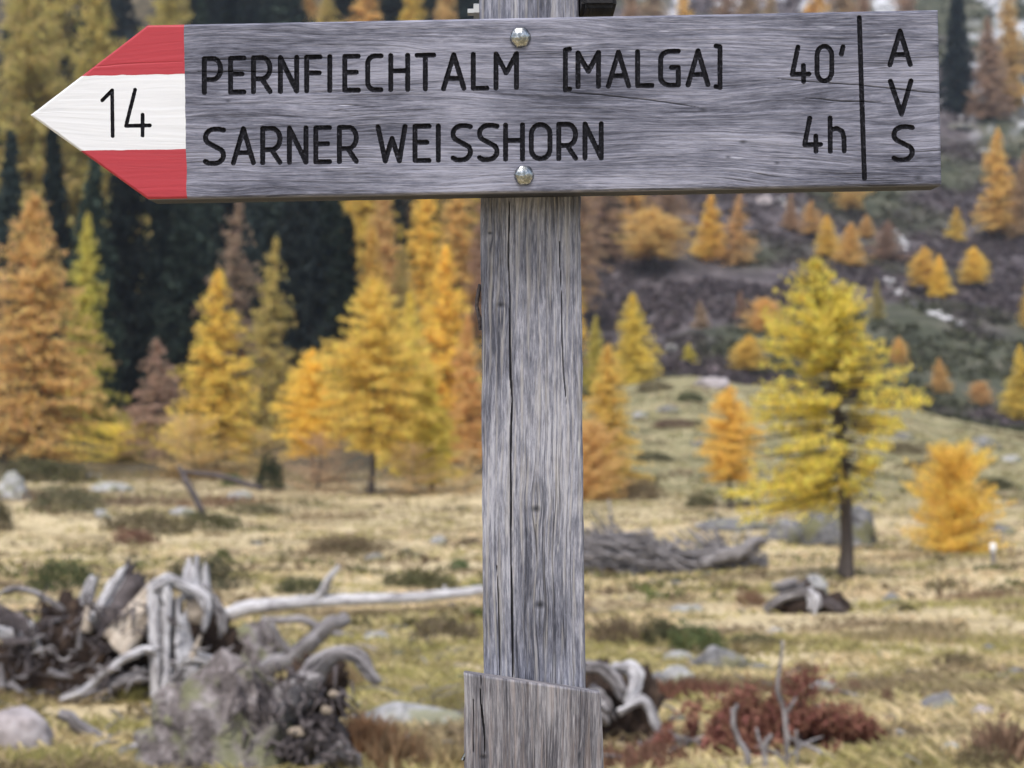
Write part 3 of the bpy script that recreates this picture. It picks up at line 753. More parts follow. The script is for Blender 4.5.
bush(962, 668, 34, 16, HEA, 'flat olive heather clump at the far right of the meadow')
bush(752, 608, 18, 22, RUST, 'rusty heather clump at the right end of the brush pile')
bush(806, 678, 16, 20, RUST, 'small rusty clump above the large rusty shrub')
bush(856, 694, 8, 18, RUST, 'thin rusty tuft right of the large rusty shrub')
bush(888, 706, 9, 22, RUST, 'taller thin rusty tuft left of the flat grey rock')
bush(935, 702, 20, 12, RUST, 'flat rusty heather behind the flat grey rock')
bush(1006, 720, 14, 10, RUST, 'rusty brown heather right of the flat grey rock')
bush(990, 775, 40, 30, HEA, 'brown heather clump in the lower right corner')
bush(700, 508, 18, 14, JUN, 'dark low bush below the golden larch with short stem')
bush(470, 545, 14, 8, HEA, 'small dull tuft at the left post edge')
bush(905, 455, 30, 12, HEA, 'dull heather strip behind the right side of the big larch')
bush(655, 392, 22, 12, HEA, 'brown heather patch on the crest of the rise right of the post')
bush(690, 402, 16, 10, JUN, 'dark juniper patch near the crest of the grassy rise')
bush(676, 430, 26, 9, HEA, 'thin brown heather streak half way up the grassy rise')
bush(655, 462, 24, 10, JUN, 'dark juniper streak low on the grassy rise right of the post')
bush(930, 470, 30, 10, HEA, 'brown heather streak above the amber larch bush')
bush(1000, 490, 20, 14, JUN, 'dark juniper patch right of the amber larch bush')
# the rusty dead shrub lower right
def rusty():
    b, Y = G(770, 752); k = Y/F; rng = np.random.default_rng(4)
    lobes = [(-76, 2, 36, 24), (-48, 10, 38, 44), (-18, 6, 34, 58), (4, 14, 40, 72), (36, 6, 36, 66), (60, 2, 38, 40), (88, -2, 26, 26), (-98, -4, 24, 14), (20, -8, 34, 40), (-30, -8, 34, 30)]
    Cs = []
    for lx, ly, r, h in lobes:
        q = rng.normal(size=(3200, 3)); q /= np.linalg.norm(q, axis=1)[:, None]; q[:, 2] = np.abs(q[:, 2])
        q *= rng.uniform(.25, 1.1, (3200, 1))**.7*(.9+.6*fbm(q[:, 0]*2+lx, q[:, 2]*2+q[:, 1], 3, 2))[:, None]
        q = q*np.array([r, r, h])*k+np.array([lx*k, ly*k*1.5, 0]); Cs.append(q)
    C = np.concatenate(Cs); keep = fbm(C[:, 0]*7, C[:, 2]*7+C[:, 1]*5, 6, 3) > .43
    V, Q = cards(C[keep], .06, rng, .16, (0, 0, 1), .15)
    st = MB()
    for i in range(70):
        lx, ly, r, h = lobes[i % 10]; a = rng.uniform(0, 6.28)
        p0 = np.array([lx*k+rng.normal(0, .08), ly*k, -.03]); p1 = p0+np.array([math.cos(a)*r*k*.8, math.sin(a)*r*k*.6, h*k*rng.uniform(.6, 1)])
        tube(st, [(*p0, .006), (*(p0*.5+p1*.5+rng.normal(0, .03, 3)), .004), (*p1, .002)], 4, 7, .1, i)
    e = empty('dead_shrub', b)
    c = obj('foliage', mesh_arr('foliage', V, Q, False), M['bush'], e); c.color = (.215, .100, .072, 1)
    obj('stem', st.mesh('stem'), M['darkroot'], e)
    tag(e, 'large rusty red brown shrub lying low right of the post', 'shrub')
rusty()

# ------------------------------------------------------------------ rocks
def rock(px, pb, hw, hp, mat, label, depth=.8, amp=.3, facet=.6, seed=None, name='rock', group='stones on the meadow', sub=4, lim=0, freq=1.3):
    b, Y = G(px, pb, lim); k = Y/F; s = seed if seed is not None else int(px*7+pb)
    V, T = rock_arr(s, (hw*k, hw*k*depth, hp*k), sub, amp, freq, facet)
    o = obj(name, mesh_arr(name, V, T, facet < .3), M[mat], None, (b[0], b[1]+hw*k*depth*.6, b[2]-.03*hp*k))
    for p in o.data.polygons: p.use_smooth = True
    tag(o, label, name, group); return o
rock(10, 752, 40, 52, 'pinkrock', 'pinkish grey angular boulder in the lower left corner', facet=.9, amp=.2)
rock(218, 772, 92, 92, 'mossrock', 'large lichen covered boulder mound below the uprooted stump', name='boulder', group='boulders', amp=.33, facet=.35, sub=5, depth=.7, freq=1.5)
def mound_litter():
    mb = MB(); rg = random.Random(71)
    for i in range(40):
        px, py = rg.uniform(140, 300), rg.uniform(680, 768); b, Y = G(222, 772); k = Y/F
        r = rg.uniform(2.5, 8)*k; V, T = rock_arr(1500+i, (r*1.3, r*.9, r), 3, .5, 1.6, .4, low=0)
        t_ = (px-222)/95; ht = 100*math.sqrt(max(0, 1-t_*t_))*.92
        if 772-py > ht: continue
        dy = -.45*math.sqrt(max(0, 1-t_*t_-((772-py)/100)**2))*95*k
        mb.add(V+W(px, py, Y+95*k*.42+dy), None, T)
    tag(obj('litter', mb.mesh('litter'), M['mossrock']), 'crumbly lichen and stone bits on the large boulder mound', 'litter', kind='stuff')
mound_litter()
rock(258, 672, 42, 46, 'mossrock', 'green grey mossy boulder behind the lichen mound at the log base', name='boulder', group='boulders', amp=.4, sub=5)
rock(410, 730, 56, 24, 'palerock', 'long flat whitish slab left of the signpost foot', facet=.8)
rock(380, 722, 24, 12, 'rock', 'small grey stone at the left end of the whitish slab')
rock(676, 684, 17, 20, 'palerock', 'whitish round stone right of the post, lower of two')
rock(678, 662, 16, 12, 'palerock', 'small whitish stone directly above the round whitish one')
rock(658, 690, 14, 18, 'rock', 'grey stone left of the whitish round stone')
rock(722, 672, 28, 22, 'rock', 'flat brownish grey stone right of the two whitish stones')
rock(760, 672, 18, 8, 'rock', 'thin grey stone behind the tall bare twig')
rock(688, 612, 18, 7, 'palerock', 'flat pale stone beyond the green juniper')
rock(776, 636, 12, 8, 'palerock', 'pale little stone right of the flat brown heather')
rock(815, 598, 14, 24, 'palerock', 'whitish round stone on the dark stump heap by the larch')
rock(838, 545, 48, 36, 'darkrock', 'wide grey lichened boulder behind the trunk of the big larch', name='boulder', group='boulders', facet=.7)
rock(790, 540, 24, 18, 'rock', 'pale block at the left end of the boulder behind the larch', facet=.9)
rock(735, 530, 40, 12, 'rock', 'low grey boulder behind the brush pile')
rock(945, 712, 26, 18, 'rock', 'flat grey rock lying in the right meadow', facet=.9)
rock(985, 716, 14, 10, 'pinkrock', 'small pinkish stone right of the flat grey rock')
rock(955, 752, 16, 10, 'palerock', 'pale stone near the lower right corner')
rock(895, 722, 12, 8, 'rock', 'small grey stone left below the flat grey rock')
rock(905, 738, 10, 8, 'palerock', 'small whitish stone below the rusty tuft')
rock(1002, 682, 14, 8, 'palerock', 'pale flat stone at the right picture edge')
rock(826, 692, 16, 10, 'palerock', 'pale stone behind the large rusty shrub')
rock(893, 602, 10, 9, 'rock', 'dark grey little stone on the open right meadow')
rock(990, 650, 7, 6, 'rock', 'tiny dark stone at far right of the meadow')
rock(10, 500, 20, 24, 'palerock', 'pale boulder at the left edge below the big orange larch', name='boulder', group='boulders')
rock(102, 518, 9, 10, 'palerock', 'small white stone in front of the dull heather')
rock(110, 492, 26, 10, 'palerock', 'flat pale slab left of the brown dead trunk')
rock(92, 480, 10, 8, 'rock', 'little grey stone above the flat pale slab')
rock(240, 500, 16, 8, 'palerock', 'pale stone beside the fallen brown log')
rock(180, 516, 14, 8, 'palerock', 'pale stone left below the brown dead trunk')
rock(440, 545, 9, 9, 'palerock', 'single pale stone on the meadow left of the post')
rock(375, 560, 12, 6, 'rock', 'flat grey stone on the straw meadow')
rock(375, 640, 14, 8, 'palerock', 'little whitish stone behind the thin grey stick')
rock(985, 448, 16, 12, 'rock', 'grey rock on the grassy rise behind the amber larch bush')
rock(1004, 535, 14, 10, 'rock', 'grey stone right of the amber larch bush')
rock(714, 388, 20, 12, 'pinkrock', 'pinkish rock on the crest of the grassy rise', facet=.9)
rock(668, 412, 12, 7, 'rock', 'small grey rock below the brown heather on the rise')
rock(640, 418, 9, 6, 'palerock', 'little pale rock on the rise close to the golden orange larch')
rock(700, 446, 10, 6, 'rock', 'grey rock in the middle of the grassy rise')
rock(905, 440, 12, 7, 'rock', 'low grey rock right of the big larch crown')
rock(1012, 462, 12, 8, 'palerock', 'pale rock at the right edge above the dark juniper patch')
rock(672, 352, 9, 8, 'palerock', 'white rock in purple scrub right of the yellow larch', lim=100)
rock(765, 205, 12, 10, 'pinkrock', 'pinkish rock patch on the slope under the sign', lim=100)
for i, (a, b_, hw, hp) in enumerate([(968, 60, 22, 14), (1008, 84, 26, 30), (1000, 50, 18, 16), (990, 155, 16, 9), (960, 130, 20, 8), (1020, 120, 14, 30), (975, 100, 14, 9)]):
    rock(a, b_, hw, hp, 'rock', 'grey rock outcrop on the mountain side near the upper right corner', name='outcrop', group='outcrops at upper right', facet=.8, amp=.5, lim=110)
def gully():
    mb = MB(); rng = random.Random(2); n = 0
    for (x0, y0, x1, y1, m) in [(884, 278, 914, 304, 34), (926, 312, 978, 330, 34), (780, 196, 794, 214, 16), (898, 232, 908, 252, 8)]:
        for i in range(m):
            f = i/(m-1); px = x0+(x1-x0)*f+rng.gauss(0, 1.6); py = y0+(y1-y0)*f+rng.gauss(0, 1.4)
            b, Y = G(px, py, 110); k = Y/F; r = rng.uniform(1.5, 4.0)*k
            V, T = rock_arr(500+i+m, (r*1.3, r, r*.8), 2, .35, 1.4, .5); mb.add(V+b, None, T)
    o = obj('scree', mb.mesh('scree'), M['scree']); tag(o, 'strips of pale scree stones running down the mountain side', 'scree', kind='stuff')
gully()
def pebbles():
    mb = MB(); rng = random.Random(12)
    for i in range(110):
        Y = math.exp(rng.uniform(math.log(7.5), math.log(60))); u = rng.uniform(-.34, .34); x = u*Y
        r = rng.uniform(.02, .065)*(1+Y*.025)
        V, T = rock_arr(900+i % 23, (r*rng.uniform(1, 1.7), r, r*.7), 2, .3, 1.3, .6)
        mb.add(V+np.array([x, Y, Hs(x, Y)]), None, T)
    tag(obj('pebbles', mb.mesh('pebbles'), M['darkrock']), 'small loose grey stones strewn through the grass', 'pebbles', kind='stuff')
pebbles()
def stalks():
    rng = np.random.default_rng(19); mb_V = []; cols_ = []
    spots = [(360, 762, 30, 50, (.42, .25, .14)), (395, 775, 26, 40, (.40, .27, .16)), (1005, 765, 30, 46, (.33, .22, .15)), (640, 768, 45, 26, (.30, .17, .12)), (690, 700, 30, 24, (.30, .16, .11)), (60, 768, 60, 22, (.46, .42, .17)), (150, 700, 26, 16, (.44, .40, .16)), (250, 768, 40, 20, (.40, .38, .16)), (460, 768, 30, 24, (.45, .36, .2)), (870, 640, 40, 12, (.45, .37, .22)), (930, 640, 60, 14, (.5, .4, .25)), (430, 700, 30, 12, (.42, .36, .18)), (570, 640, 60, 14, (.5, .4, .24)), (330, 690, 26, 30, (.4, .3, .17)), (980, 600, 40, 12, (.4, .28, .18)), (920, 768, 60, 18, (.42, .36, .17))]
    spots += [(40, 500, 60, 12, (.26, .18, .12)), (130, 505, 60, 12, (.24, .17, .12)), (220, 505, 50, 12, (.28, .17, .11)), (90, 480, 60, 12, (.3, .24, .12)), (200, 480, 50, 14, (.36, .25, .12)), (330, 520, 50, 8, (.3, .22, .13)), (680, 560, 60, 8, (.34, .26, .16)), (900, 560, 60, 8, (.36, .27, .17)), (640, 700, 40, 22, (.28, .14, .10)), (720, 700, 50, 20, (.27, .13, .10))]
    for px, py, w_, h_, c in spots:
        b, Y = G(px, min(py, 766)); k = Y/F; n = 420
        x = b[0]+rng.normal(0, w_*.5*k, n); y = b[1]+rng.normal(0, w_*.45*k, n); z = H(x, y)-.01
        h = h_*k*rng.uniform(.3, 1.1, n); az = rng.uniform(0, 6.28, n); ln = rng.uniform(.05, .6, n)
        p = np.stack([x, y, z], 1); a = np.stack([np.cos(az), np.sin(az), 0*az], 1)
        sd = np.stack([-np.sin(az), np.cos(az), 0*az], 1)*rng.uniform(.0018, .0042, n)[:, None]*(1+Y*.02)
        m_ = p+a*(ln*h*.35)[:, None]+np.array([0, 0, 1])*(h*.6)[:, None]; tp = p+a*(ln*h)[:, None]+np.array([0, 0, 1])*h[:, None]
        mb_V.append(np.stack([p-sd, p+sd, m_+sd*.8, tp, m_-sd*.8], 1).reshape(-1, 3))
        cc = np.array(c)*rng.uniform(.6, 1.3, (n, 1)); cols_.append(np.repeat(np.concatenate([cc, np.ones((n, 1))], 1), 5, 0))
    V = np.concatenate(mb_V)
    tag(obj('dry_stalks', mesh_arr('dry_stalks', V, np.arange(len(V)).reshape(-1, 5), False, {'Col': np.concatenate(cols_)}), M['grass']), 'brown dry stalks and longer tufts between the grass', 'dry stalks', kind='stuff')
stalks()

# ------------------------------------------------------------------ dead wood
def limb(mb, pts, Y, seed=0, na=10, nl=18, rough=.16, flat=1., wob=.5):
    """pts (px, py, radius px, depth offset m) at distance Y"""
    k = Y/F
    tube(mb, [(*W(p[0], p[1], Y+(p[3] if len(p) > 3 else 0)), p[2]*k) for p in pts], na, nl, rough, seed, flat, wob)
def lean(name, mb, mat, label, cat, group=None, smooth=True):
    o = obj(name, mb.mesh(name, smooth), M[mat]); tag(o, label, cat, group); return o

def bundle(mb, pts, Y, n=6, seed=0, nl=22, rough=.24, spread=.68, thin=.42):
    """one split, fibrous limb: strands that run along it and end unevenly"""
    rg = random.Random(seed); k = Y/F
    P = catmull([(p[0], p[1], p[2], p[3] if len(p) > 3 else 0) for p in pts], 12)
    T = np.gradient(P[:, :2], axis=0); T /= np.linalg.norm(T, axis=1)[:, None]+1e-9
    for i in range(n):
        a = 2*math.pi*i/n+rg.uniform(-.4, .4); s0 = rg.choice([0, 0, 0, 1, 2]); s1 = 12-rg.choice([0, 0, 1, 2, 3])
        o = []
        for j in range(s0, s1):
            r = P[j, 2]; e = 1-.75*(j-s0 == 0)*(s0 > 0)-.8*(j == s1-1)
            o.append((P[j, 0]-T[j, 1]*math.cos(a)*r*spread+rg.gauss(0, .07*r), P[j, 1]+T[j, 0]*math.cos(a)*r*spread+rg.gauss(0, .07*r), max(r*thin*rg.uniform(.75, 1.2)*e, .25), P[j, 3]+math.sin(a)*r*spread*k))
        limb(mb, o, Y, seed*13+i, 9, nl, rough, 1, .25)

def slab(mb, c, Y, dy=(0, 0, 0, 0), thick=.06, n=22, m=9, jag=.0, seed=0, grain=0):
    """split board: c = picture corners (root left, root right, tip right, tip left) at distance Y+dy"""
    rg = np.random.default_rng(seed); C = np.array([W(a, b, Y+d) for (a, b), d in zip(c, dy)])
    u, v = np.meshgrid(np.linspace(0, 1, n), np.linspace(0, 1, m), indexing='ij')
    jg = np.interp(np.arange(m), np.arange(m), rg.uniform(-1, .2, m))*jag
    uu = u*(1+jg[None, :]*u**3)
    P = (C[0]*((1-uu)*(1-v))[..., None]+C[1]*((1-uu)*v)[..., None]+C[2]*(uu*v)[..., None]+C[3]*(uu*(1-v))[..., None])
    L = np.linalg.norm(C[3]-C[0]); Wd = np.linalg.norm(C[1]-C[0])
    nz = (fbm(v*9+seed, u*1.3, seed, 3)-.5)*.5*thick+(fbm(v*2+seed*2, u*2, seed+1, 2)-.5)*.8*thick
    nz += np.clip(1-np.minimum(v, 1-v)*m*.8, 0, 1)*.35*thick
    P[..., 1] += nz
    e = rg.normal(0, .012*Wd, (n, 2)); P[:, 0, 0] += e[:, 0]; P[:, -1, 0] += e[:, 1]
    g = np.stack([u*L+seed*.31, v*Wd+seed*.17, np.zeros_like(u)], -1).reshape(-1, 3)
    fr = P.reshape(-1, 3); bk = fr.copy(); bk[:, 1] += thick+(-nz.ravel())
    ix = np.arange(n*m).reshape(n, m); N = n*m
    q = np.stack([ix[:-1, :-1], ix[:-1, 1:], ix[1:, 1:], ix[1:, :-1]], -1).reshape(-1, 4)
    rgn = np.concatenate([ix[0, :], ix[1:, -1], ix[-1, -2::-1], ix[-2:0:-1, 0]]); r2 = np.roll(rgn, -1)
    mb.add(np.concatenate([fr, bk]), np.concatenate([q, q[:, ::-1]+N, np.stack([r2, rgn, rgn+N, r2+N], 1)]), None, np.concatenate([g, g+np.array([0, thick, 0])]))

YS = hit(120, 700)      # the uprooted stump stands here
e = empty('uprooted_stump', W(120, 700, YS)); 
def childmesh(name, mb, mat):
    me = mb.mesh(name); o = obj(name, me, M[mat], e); o.matrix_parent_inverse.identity()
    co = np.empty(len(me.vertices)*3, np.float32); me.vertices.foreach_get('co', co)
    co = co.reshape(-1, 3)-np.array(e.location, np.float32); me.vertices.foreach_set('co', co.ravel()); me.update(); return o
k = YS/F
m = MB()
for i, (a, b_, hw, hp, dy) in enumerate([(75, 700, 52, 80, .12), (40, 690, 40, 58, .2), (115, 690, 46, 82, .22), (150, 690, 40, 60, .3), (92, 640, 28, 32, .1), (205, 676, 38, 62, .35), (20, 700, 36, 66, .25)]):
    V, T = rock_arr(60+i, (hw*k, hw*k*.45, hp*k), 5, .5, 2.2, 0, low=.3); m.add(V+W(a, b_, YS+dy), None, T)
childmesh('root_plate', m, 'rootsoil')
rng_ = random.Random(9); m = MB()
for i in range(110):
    a, b_ = rng_.uniform(10, 165), rng_.uniform(600, 698); an = rng_.uniform(0, 6.28); l = rng_.uniform(10, 30)
    limb(m, [(a, b_, 1.5, -.08), (a+math.cos(an)*l*.5+rng_.gauss(0, 3), b_+math.sin(an)*l*.5, 1.1, -.15), (a+math.cos(an)*l, min(700, b_+math.sin(an)*l), .5, -.12)], YS, i, 5, 8)
childmesh('rootlet', m, 'darkroot')
m = MB(); slab(m, [(101, 634), (127, 662), (158, 612), (152, 578)], YS, (-.16, -.20, -.06, -.02), .10, 24, 12, .10, 3); childmesh('split_slab', m, 'palewood')
m = MB(); slab(m, [(88, 618), (103, 640), (152, 584), (126, 560)], YS, (.0, -.10, .02, .08), .12, 22, 10, .15, 4); childmesh('root', m, 'darkroot')
m = MB(); bundle(m, [(92, 622, 6, -.02), (106, 600, 7, .0), (118, 580, 6, .04), (127, 564, 3, .06)], YS, 5, 4); childmesh('root', m, 'driftwood')
m = MB()
slab(m, [(150, 700), (161, 700), (158, 580), (146, 584)], YS, (-.22, -.26, -.12, -.12), .05, 30, 6, .12, 11)
slab(m, [(176, 690), (198, 672), (184, 606), (175, 598)], YS, (-.2, -.12, -.06, -.1), .05, 26, 7, .25, 12)
slab(m, [(161, 660), (168, 664), (172, 590), (160, 576)], YS, (-.16, -.2, -.1, -.1), .05, 24, 6, .15, 14)
childmesh('broken_trunk', m, 'driftwood')
m = MB(); slab(m, [(156, 698), (186, 692), (180, 602), (156, 596)], YS, (-.13, -.12, -.04, -.04), .10, 26, 12, .2, 13); childmesh('broken_trunk', m, 'greywood')
m = MB(); bundle(m, [(166, 690, 6, -.24), (168, 672, 5, -.22), (166, 650, 3, -.18)], YS, 5, 15); childmesh('splinter', m, 'driftwood'); m = MB(); bundle(m, [(150, 592, 6, -.1), (160, 583, 7, -.08), (176, 580, 5, -.05)], YS, 5, 16); childmesh('splinter', m, 'driftwood')
m = MB(); bundle(m, [(158, 586, 5, -.05), (168, 579, 6, -.02), (188, 588, 6, 0), (203, 597, 6, 0), (207, 612, 5, -.03), (203, 632, 3, -.06)], YS, 8, 31, 26); childmesh('root', m, 'driftwood')
m = MB(); bundle(m, [(202, 588, 5, .04), (214, 604, 6, .06), (222, 620, 5, .05), (220, 640, 3, .03)], YS, 5, 33); childmesh('root', m, 'greywood')
m = MB(); slab(m, [(186, 622), (206, 626), (204, 596), (184, 600)], YS, (.02, .02, .02, .02), .06, 14, 8, .2, 34); childmesh('root', m, 'palewood')
m = MB(); slab(m, [(179, 600), (203, 602), (197, 556), (184, 560)], YS, (.06, .06, .1, .1), .05, 18, 9, .2, 35); childmesh('splinter', m, 'driftwood')
m = MB(); slab(m, [(201, 600), (211, 600), (207, 564), (202, 562)], YS, (.08, .08, .1, .1), .05, 16, 5, .25, 36); childmesh('splinter', m, 'driftwood')
m = MB(); bundle(m, [(60, 700, 3, -.25), (85, 690, 4, -.24), (108, 670, 4.5, -.24), (130, 656, 4.5, -.24), (150, 652, 6, -.22), (160, 664, 4, -.2)], YS, 4, 37, 26, .1, .45, .6); childmesh('root', m, 'driftwood')
m = MB(); bundle(m, [(92, 692, 4, -.22), (120, 682, 6, -.2), (150, 674, 6, -.18)], YS, 5, 38); bundle(m, [(84, 690, 3, -.24), (88, 700, 3, -.24)], YS, 3, 45); childmesh('root', m, 'greywood')
m = MB(); bundle(m, [(176, 664, 2, -.28), (195, 657, 4.5, -.28), (216, 664, 4.5, -.28), (240, 680, 2, -.28)], YS, 5, 39); childmesh('root', m, 'driftwood')
m = MB(); bundle(m, [(-12, 602, 3, .1), (8, 590, 3.4, .08), (26, 590, 3.2, .06), (46, 598, 3, .03), (66, 610, 2, 0)], YS, 3, 40, 24, .1, .4, .65); childmesh('root', m, 'greywood')
m = MB(); slab(m, [(-16, 640), (-16, 624), (14, 630), (30, 640)], YS, (-.12, -.12, -.12, -.12), .05, 16, 6, .1, 41); childmesh('root', m, 'driftwood')
m = MB()
for i in range(8): limb(m, [(-8+i*4.2, 600+i*2, 1.6, .0), (-3+i*4.2, 622, 1.9, -.04), (6+i*3.6, 648+i, 1.4, -.05)], YS, 50+i, 8, 10, .15)
childmesh('root', m, 'darkroot')
m = MB(); slab(m, [(74, 610), (88, 618), (98, 576), (88, 574)], YS, (.08, .08, .1, .1), .05, 16, 6, .3, 61); childmesh('root', m, 'driftwood')
m = MB(); slab(m, [(80, 632), (92, 634), (96, 608), (84, 606)], YS, (-.02, -.02, .02, .02), .05, 10, 5, .3, 63); childmesh('root', m, 'palewood')
m = MB(); slab(m, [(36, 656), (46, 658), (30, 618), (20, 618)], YS, (.0, 0, .0, .0), .04, 14, 5, .3, 62); childmesh('root', m, 'driftwood')
for i in range(26):
    a, b_ = rng_.uniform(0, 215), rng_.uniform(606, 700); an = rng_.gauss(-.9, .7); l = rng_.uniform(14, 34); w_ = rng_.uniform(2.5, 6)
    c_, s_ = math.cos(an)*l, math.sin(an)*l; nx_, ny_ = -math.sin(an)*w_, math.cos(an)*w_; d_ = rng_.uniform(-.3, -.18) if b_ > 640 else rng_.uniform(-.05, .1)
    m = MB(); slab(m, [(a-nx_, b_-ny_), (a+nx_, b_+ny_), (a+c_+nx_*.3, b_+s_+ny_*.3), (a+c_-nx_*.3, b_+s_-ny_*.3)], YS, (d_, d_, d_, d_), .03, 14, 5, .3, 700+i)
    childmesh('splinter', m, ('greywood', 'driftwood', 'darkroot', 'greywood', 'palewood')[i % 5])
for i in range(26):
    m = MB(); a, b_ = rng_.uniform(-5, 230), rng_.uniform(640, 712); an = rng_.gauss(0, .6); l = rng_.uniform(8, 22)
    limb(m, [(a, b_, .8, -.3), (a+math.cos(an)*l*.6, b_+math.sin(an)*l*.4+rng_.gauss(0, 2), 1.6, -.32), (a+math.cos(an)*l, b_+math.sin(an)*l, .6, -.3)], YS, 300+i, 6, 8, .2); childmesh('splinter', m, 'greywood')
tag(e, 'uprooted bleached tree stump with dark soil root plate at lower left', 'stump')

# dark twisted root stump in front
Yr = hit(310, 768); e = empty('root_stump', W(310, 768, Yr)); k = Yr/F
m = MB()
for i, (a, b_, hw, hp, dy) in enumerate([(305, 785, 46, 78, .15), (318, 700, 26, 38, .18), (290, 745, 40, 60, .25), (262, 772, 40, 42, .1), (248, 740, 30, 50, .2)]):
    V, T = rock_arr(80+i, (hw*k, hw*k*.6, hp*k), 5, .55, 2.4, 0, low=.3); m.add(V+W(a, b_, Yr+dy), None, T)
childmesh('root_mass', m, 'rootsoil')
for i, pts in enumerate([[(286, 704, 15, .05), (306, 682, 13, .02), (326, 660, 10, 0), (346, 653, 8, -.02), (362, 660, 8, -.04), (370, 674, 7, -.06), (380, 684, 5, -.07)],
                         [(250, 735, 14, -.05), (275, 715, 18, -.05), (300, 690, 16, -.02), (322, 672, 10, 0)],
                         [(270, 762, 10, -.1), (300, 742, 12, -.12), (330, 740, 10, -.12), (350, 748, 5, -.1)],
                         [(300, 725, 8, -.08), (325, 722, 9, -.1), (342, 735, 7, -.1), (345, 752, 4, -.1)],
                         [(318, 768, 10, -.1), (338, 748, 9, -.12), (352, 760, 8, -.12), (360, 775, 6, -.1)]]):
    m = MB(); bundle(m, pts, Yr, 7, 100+i, 24, .18, .6, .42); childmesh('root', m, ['greywood', 'greywood', 'darkroot', 'darkroot', 'greywood'][i])
for i, (a, b_, r) in enumerate([(296, 732, 6), (326, 710, 5), (334, 694, 4)]):
    m = MB(); V, T = rock_arr(130+i, (r*1.3*k, r*k*.35, r*.9*k), 3, .5, 1.6, .6, low=0); m.add(V+W(a, b_, Yr-.19), None, T); childmesh('broken_root_end', m, 'palewood')
m = MB(); rg = random.Random(31)
for i in range(110):
    a, b_ = rg.uniform(235, 352), rg.uniform(660, 770); an = rg.uniform(.3, 2.6); l = rg.uniform(10, 34)
    limb(m, [(a, b_, 1.6, -.12), (a+math.cos(an)*l*.5, b_+math.sin(an)*l*.5, 1.4, -.2), (a+math.cos(an)*l, b_+math.sin(an)*l, .5, -.16)], Yr, 600+i, 6, 8, .2)
childmesh('rootlet', m, 'darkroot')
tag(e, 'dark twisted root stump with one arm curling right, left of the signpost', 'stump')

# loose twigs around the stumps
def dead_twigs():
    mb = MB(); rg = random.Random(44)
    for i in range(230):
        px, py = (rg.uniform(0, 460), rg.uniform(640, 766)) if i % 3 else (rg.uniform(600, 900), rg.uniform(600, 766))
        b, Y = G(px, py); k = Y/F; an = rg.uniform(0, 6.28); l = rg.uniform(.06, .35); r = rg.uniform(.003, .010)
        d = np.array([math.cos(an)*l, math.sin(an)*l*.8, rg.uniform(-.02, .10)])
        p0 = b+np.array([0, 0, .015]); p1 = p0+d*.5+np.array([rg.gauss(0, .02), 0, rg.gauss(.01, .01)]); p2 = p0+d
        tube(mb, [(*p0, r), (*p1, r*.9), (*p2, r*.35)], 5, 7, .15, i)
    tag(obj('dead_twigs', mb.mesh('dead_twigs'), M['greywood']), 'loose broken grey twigs littering the grass around the stumps', 'twigs', kind='stuff')
dead_twigs()
# logs and branches
Yl = hit(300, 640)+.3
m = MB(); limb(m, [(222, 616, 8), (245, 608, 8), (275, 603, 7), (320, 601, 6.5), (400, 598, 6), (450, 594, 5.5), (486, 590, 5), (540, 585, 4)], Yl, 5, 12, 40, .08, 1, .35)
limb(m, [(318, 600, 5, 0), (326, 586, 4, -.05), (332, 574, 3, -.1), (338, 566, 2, -.1)], Yl, 6, 8, 10, .1)
limb(m, [(446, 593, 2.5, 0), (445, 586, 2, 0)], Yl, 7, 6, 5, .1)
lean('log', m, 'driftwood', 'long bleached log lying across behind the post at left', 'log', 'dead branches')
m = MB(); limb(m, [(240, 690, 10, 0), (266, 671, 9.5, 0), (300, 647, 9, 0), (325, 631, 8, 0), (346, 616, 7, .05)], hit(250, 692)+.35, 8, 14, 26, .10); limb(m, [(292, 656, 5, 0), (280, 640, 4, 0), (273, 622, 2.5, 0)], hit(250, 692)+.35, 9, 8, 8, .1)
lean('log', m, 'greywood', 'short thick grey log slanting up under the long bleached log', 'log', 'dead branches')
m = MB(); limb(m, [(262, 620, 4), (300, 620, 4.5), (335, 632, 4.5), (380, 648, 4), (432, 662, 3)], Yl-.3, 10, 9, 24, .1)
lean('branch', m, 'greywood', 'thin grey stick crossing behind the short thick log', 'branch', 'dead branches')
m = MB(); limb(m, [(58, 712, 6), (76, 722, 7), (96, 738, 8), (112, 744, 7)], hit(85, 740), 11, 10, 16, .15)
lean('branch', m, 'greywood', 'short grey broken log in grass below the uprooted stump', 'branch', 'dead branches')
m = MB(); limb(m, [(120, 752, 3), (140, 746, 4.5), (165, 744, 4), (180, 750, 2)], hit(150, 756), 12, 9, 14, .15)
lean('branch', m, 'driftwood', 'white wood splinter at the lower left foot of the lichen boulder', 'branch', 'dead branches')
m = MB(); limb(m, [(140, 768, 3), (165, 758, 4), (200, 756, 4), (232, 772, 3)], hit(190, 768), 13, 9, 14, .15)
lean('branch', m, 'greywood', 'curved grey branch at the bottom edge below the lichen boulder', 'branch', 'dead branches')
Yb = hit(200, 520)
m = MB(); limb(m, [(178, 466, 2), (186, 480, 3.4), (196, 498, 3.4), (206, 522, 3.6)], Yb, 15, 8, 14, .2)
lean('branch', m, 'darkroot', 'brown leaning dead trunk in the left middle distance', 'branch', 'dead branches')
Yb = hit(230, 490)
m = MB(); limb(m, [(184, 470, 2), (215, 475, 2.6), (240, 482, 2.8), (262, 488, 2)], Yb, 16, 8, 14, .2)
lean('log', m, 'darkroot', 'fallen brown log under the yellow larches left', 'log', 'dead branches')
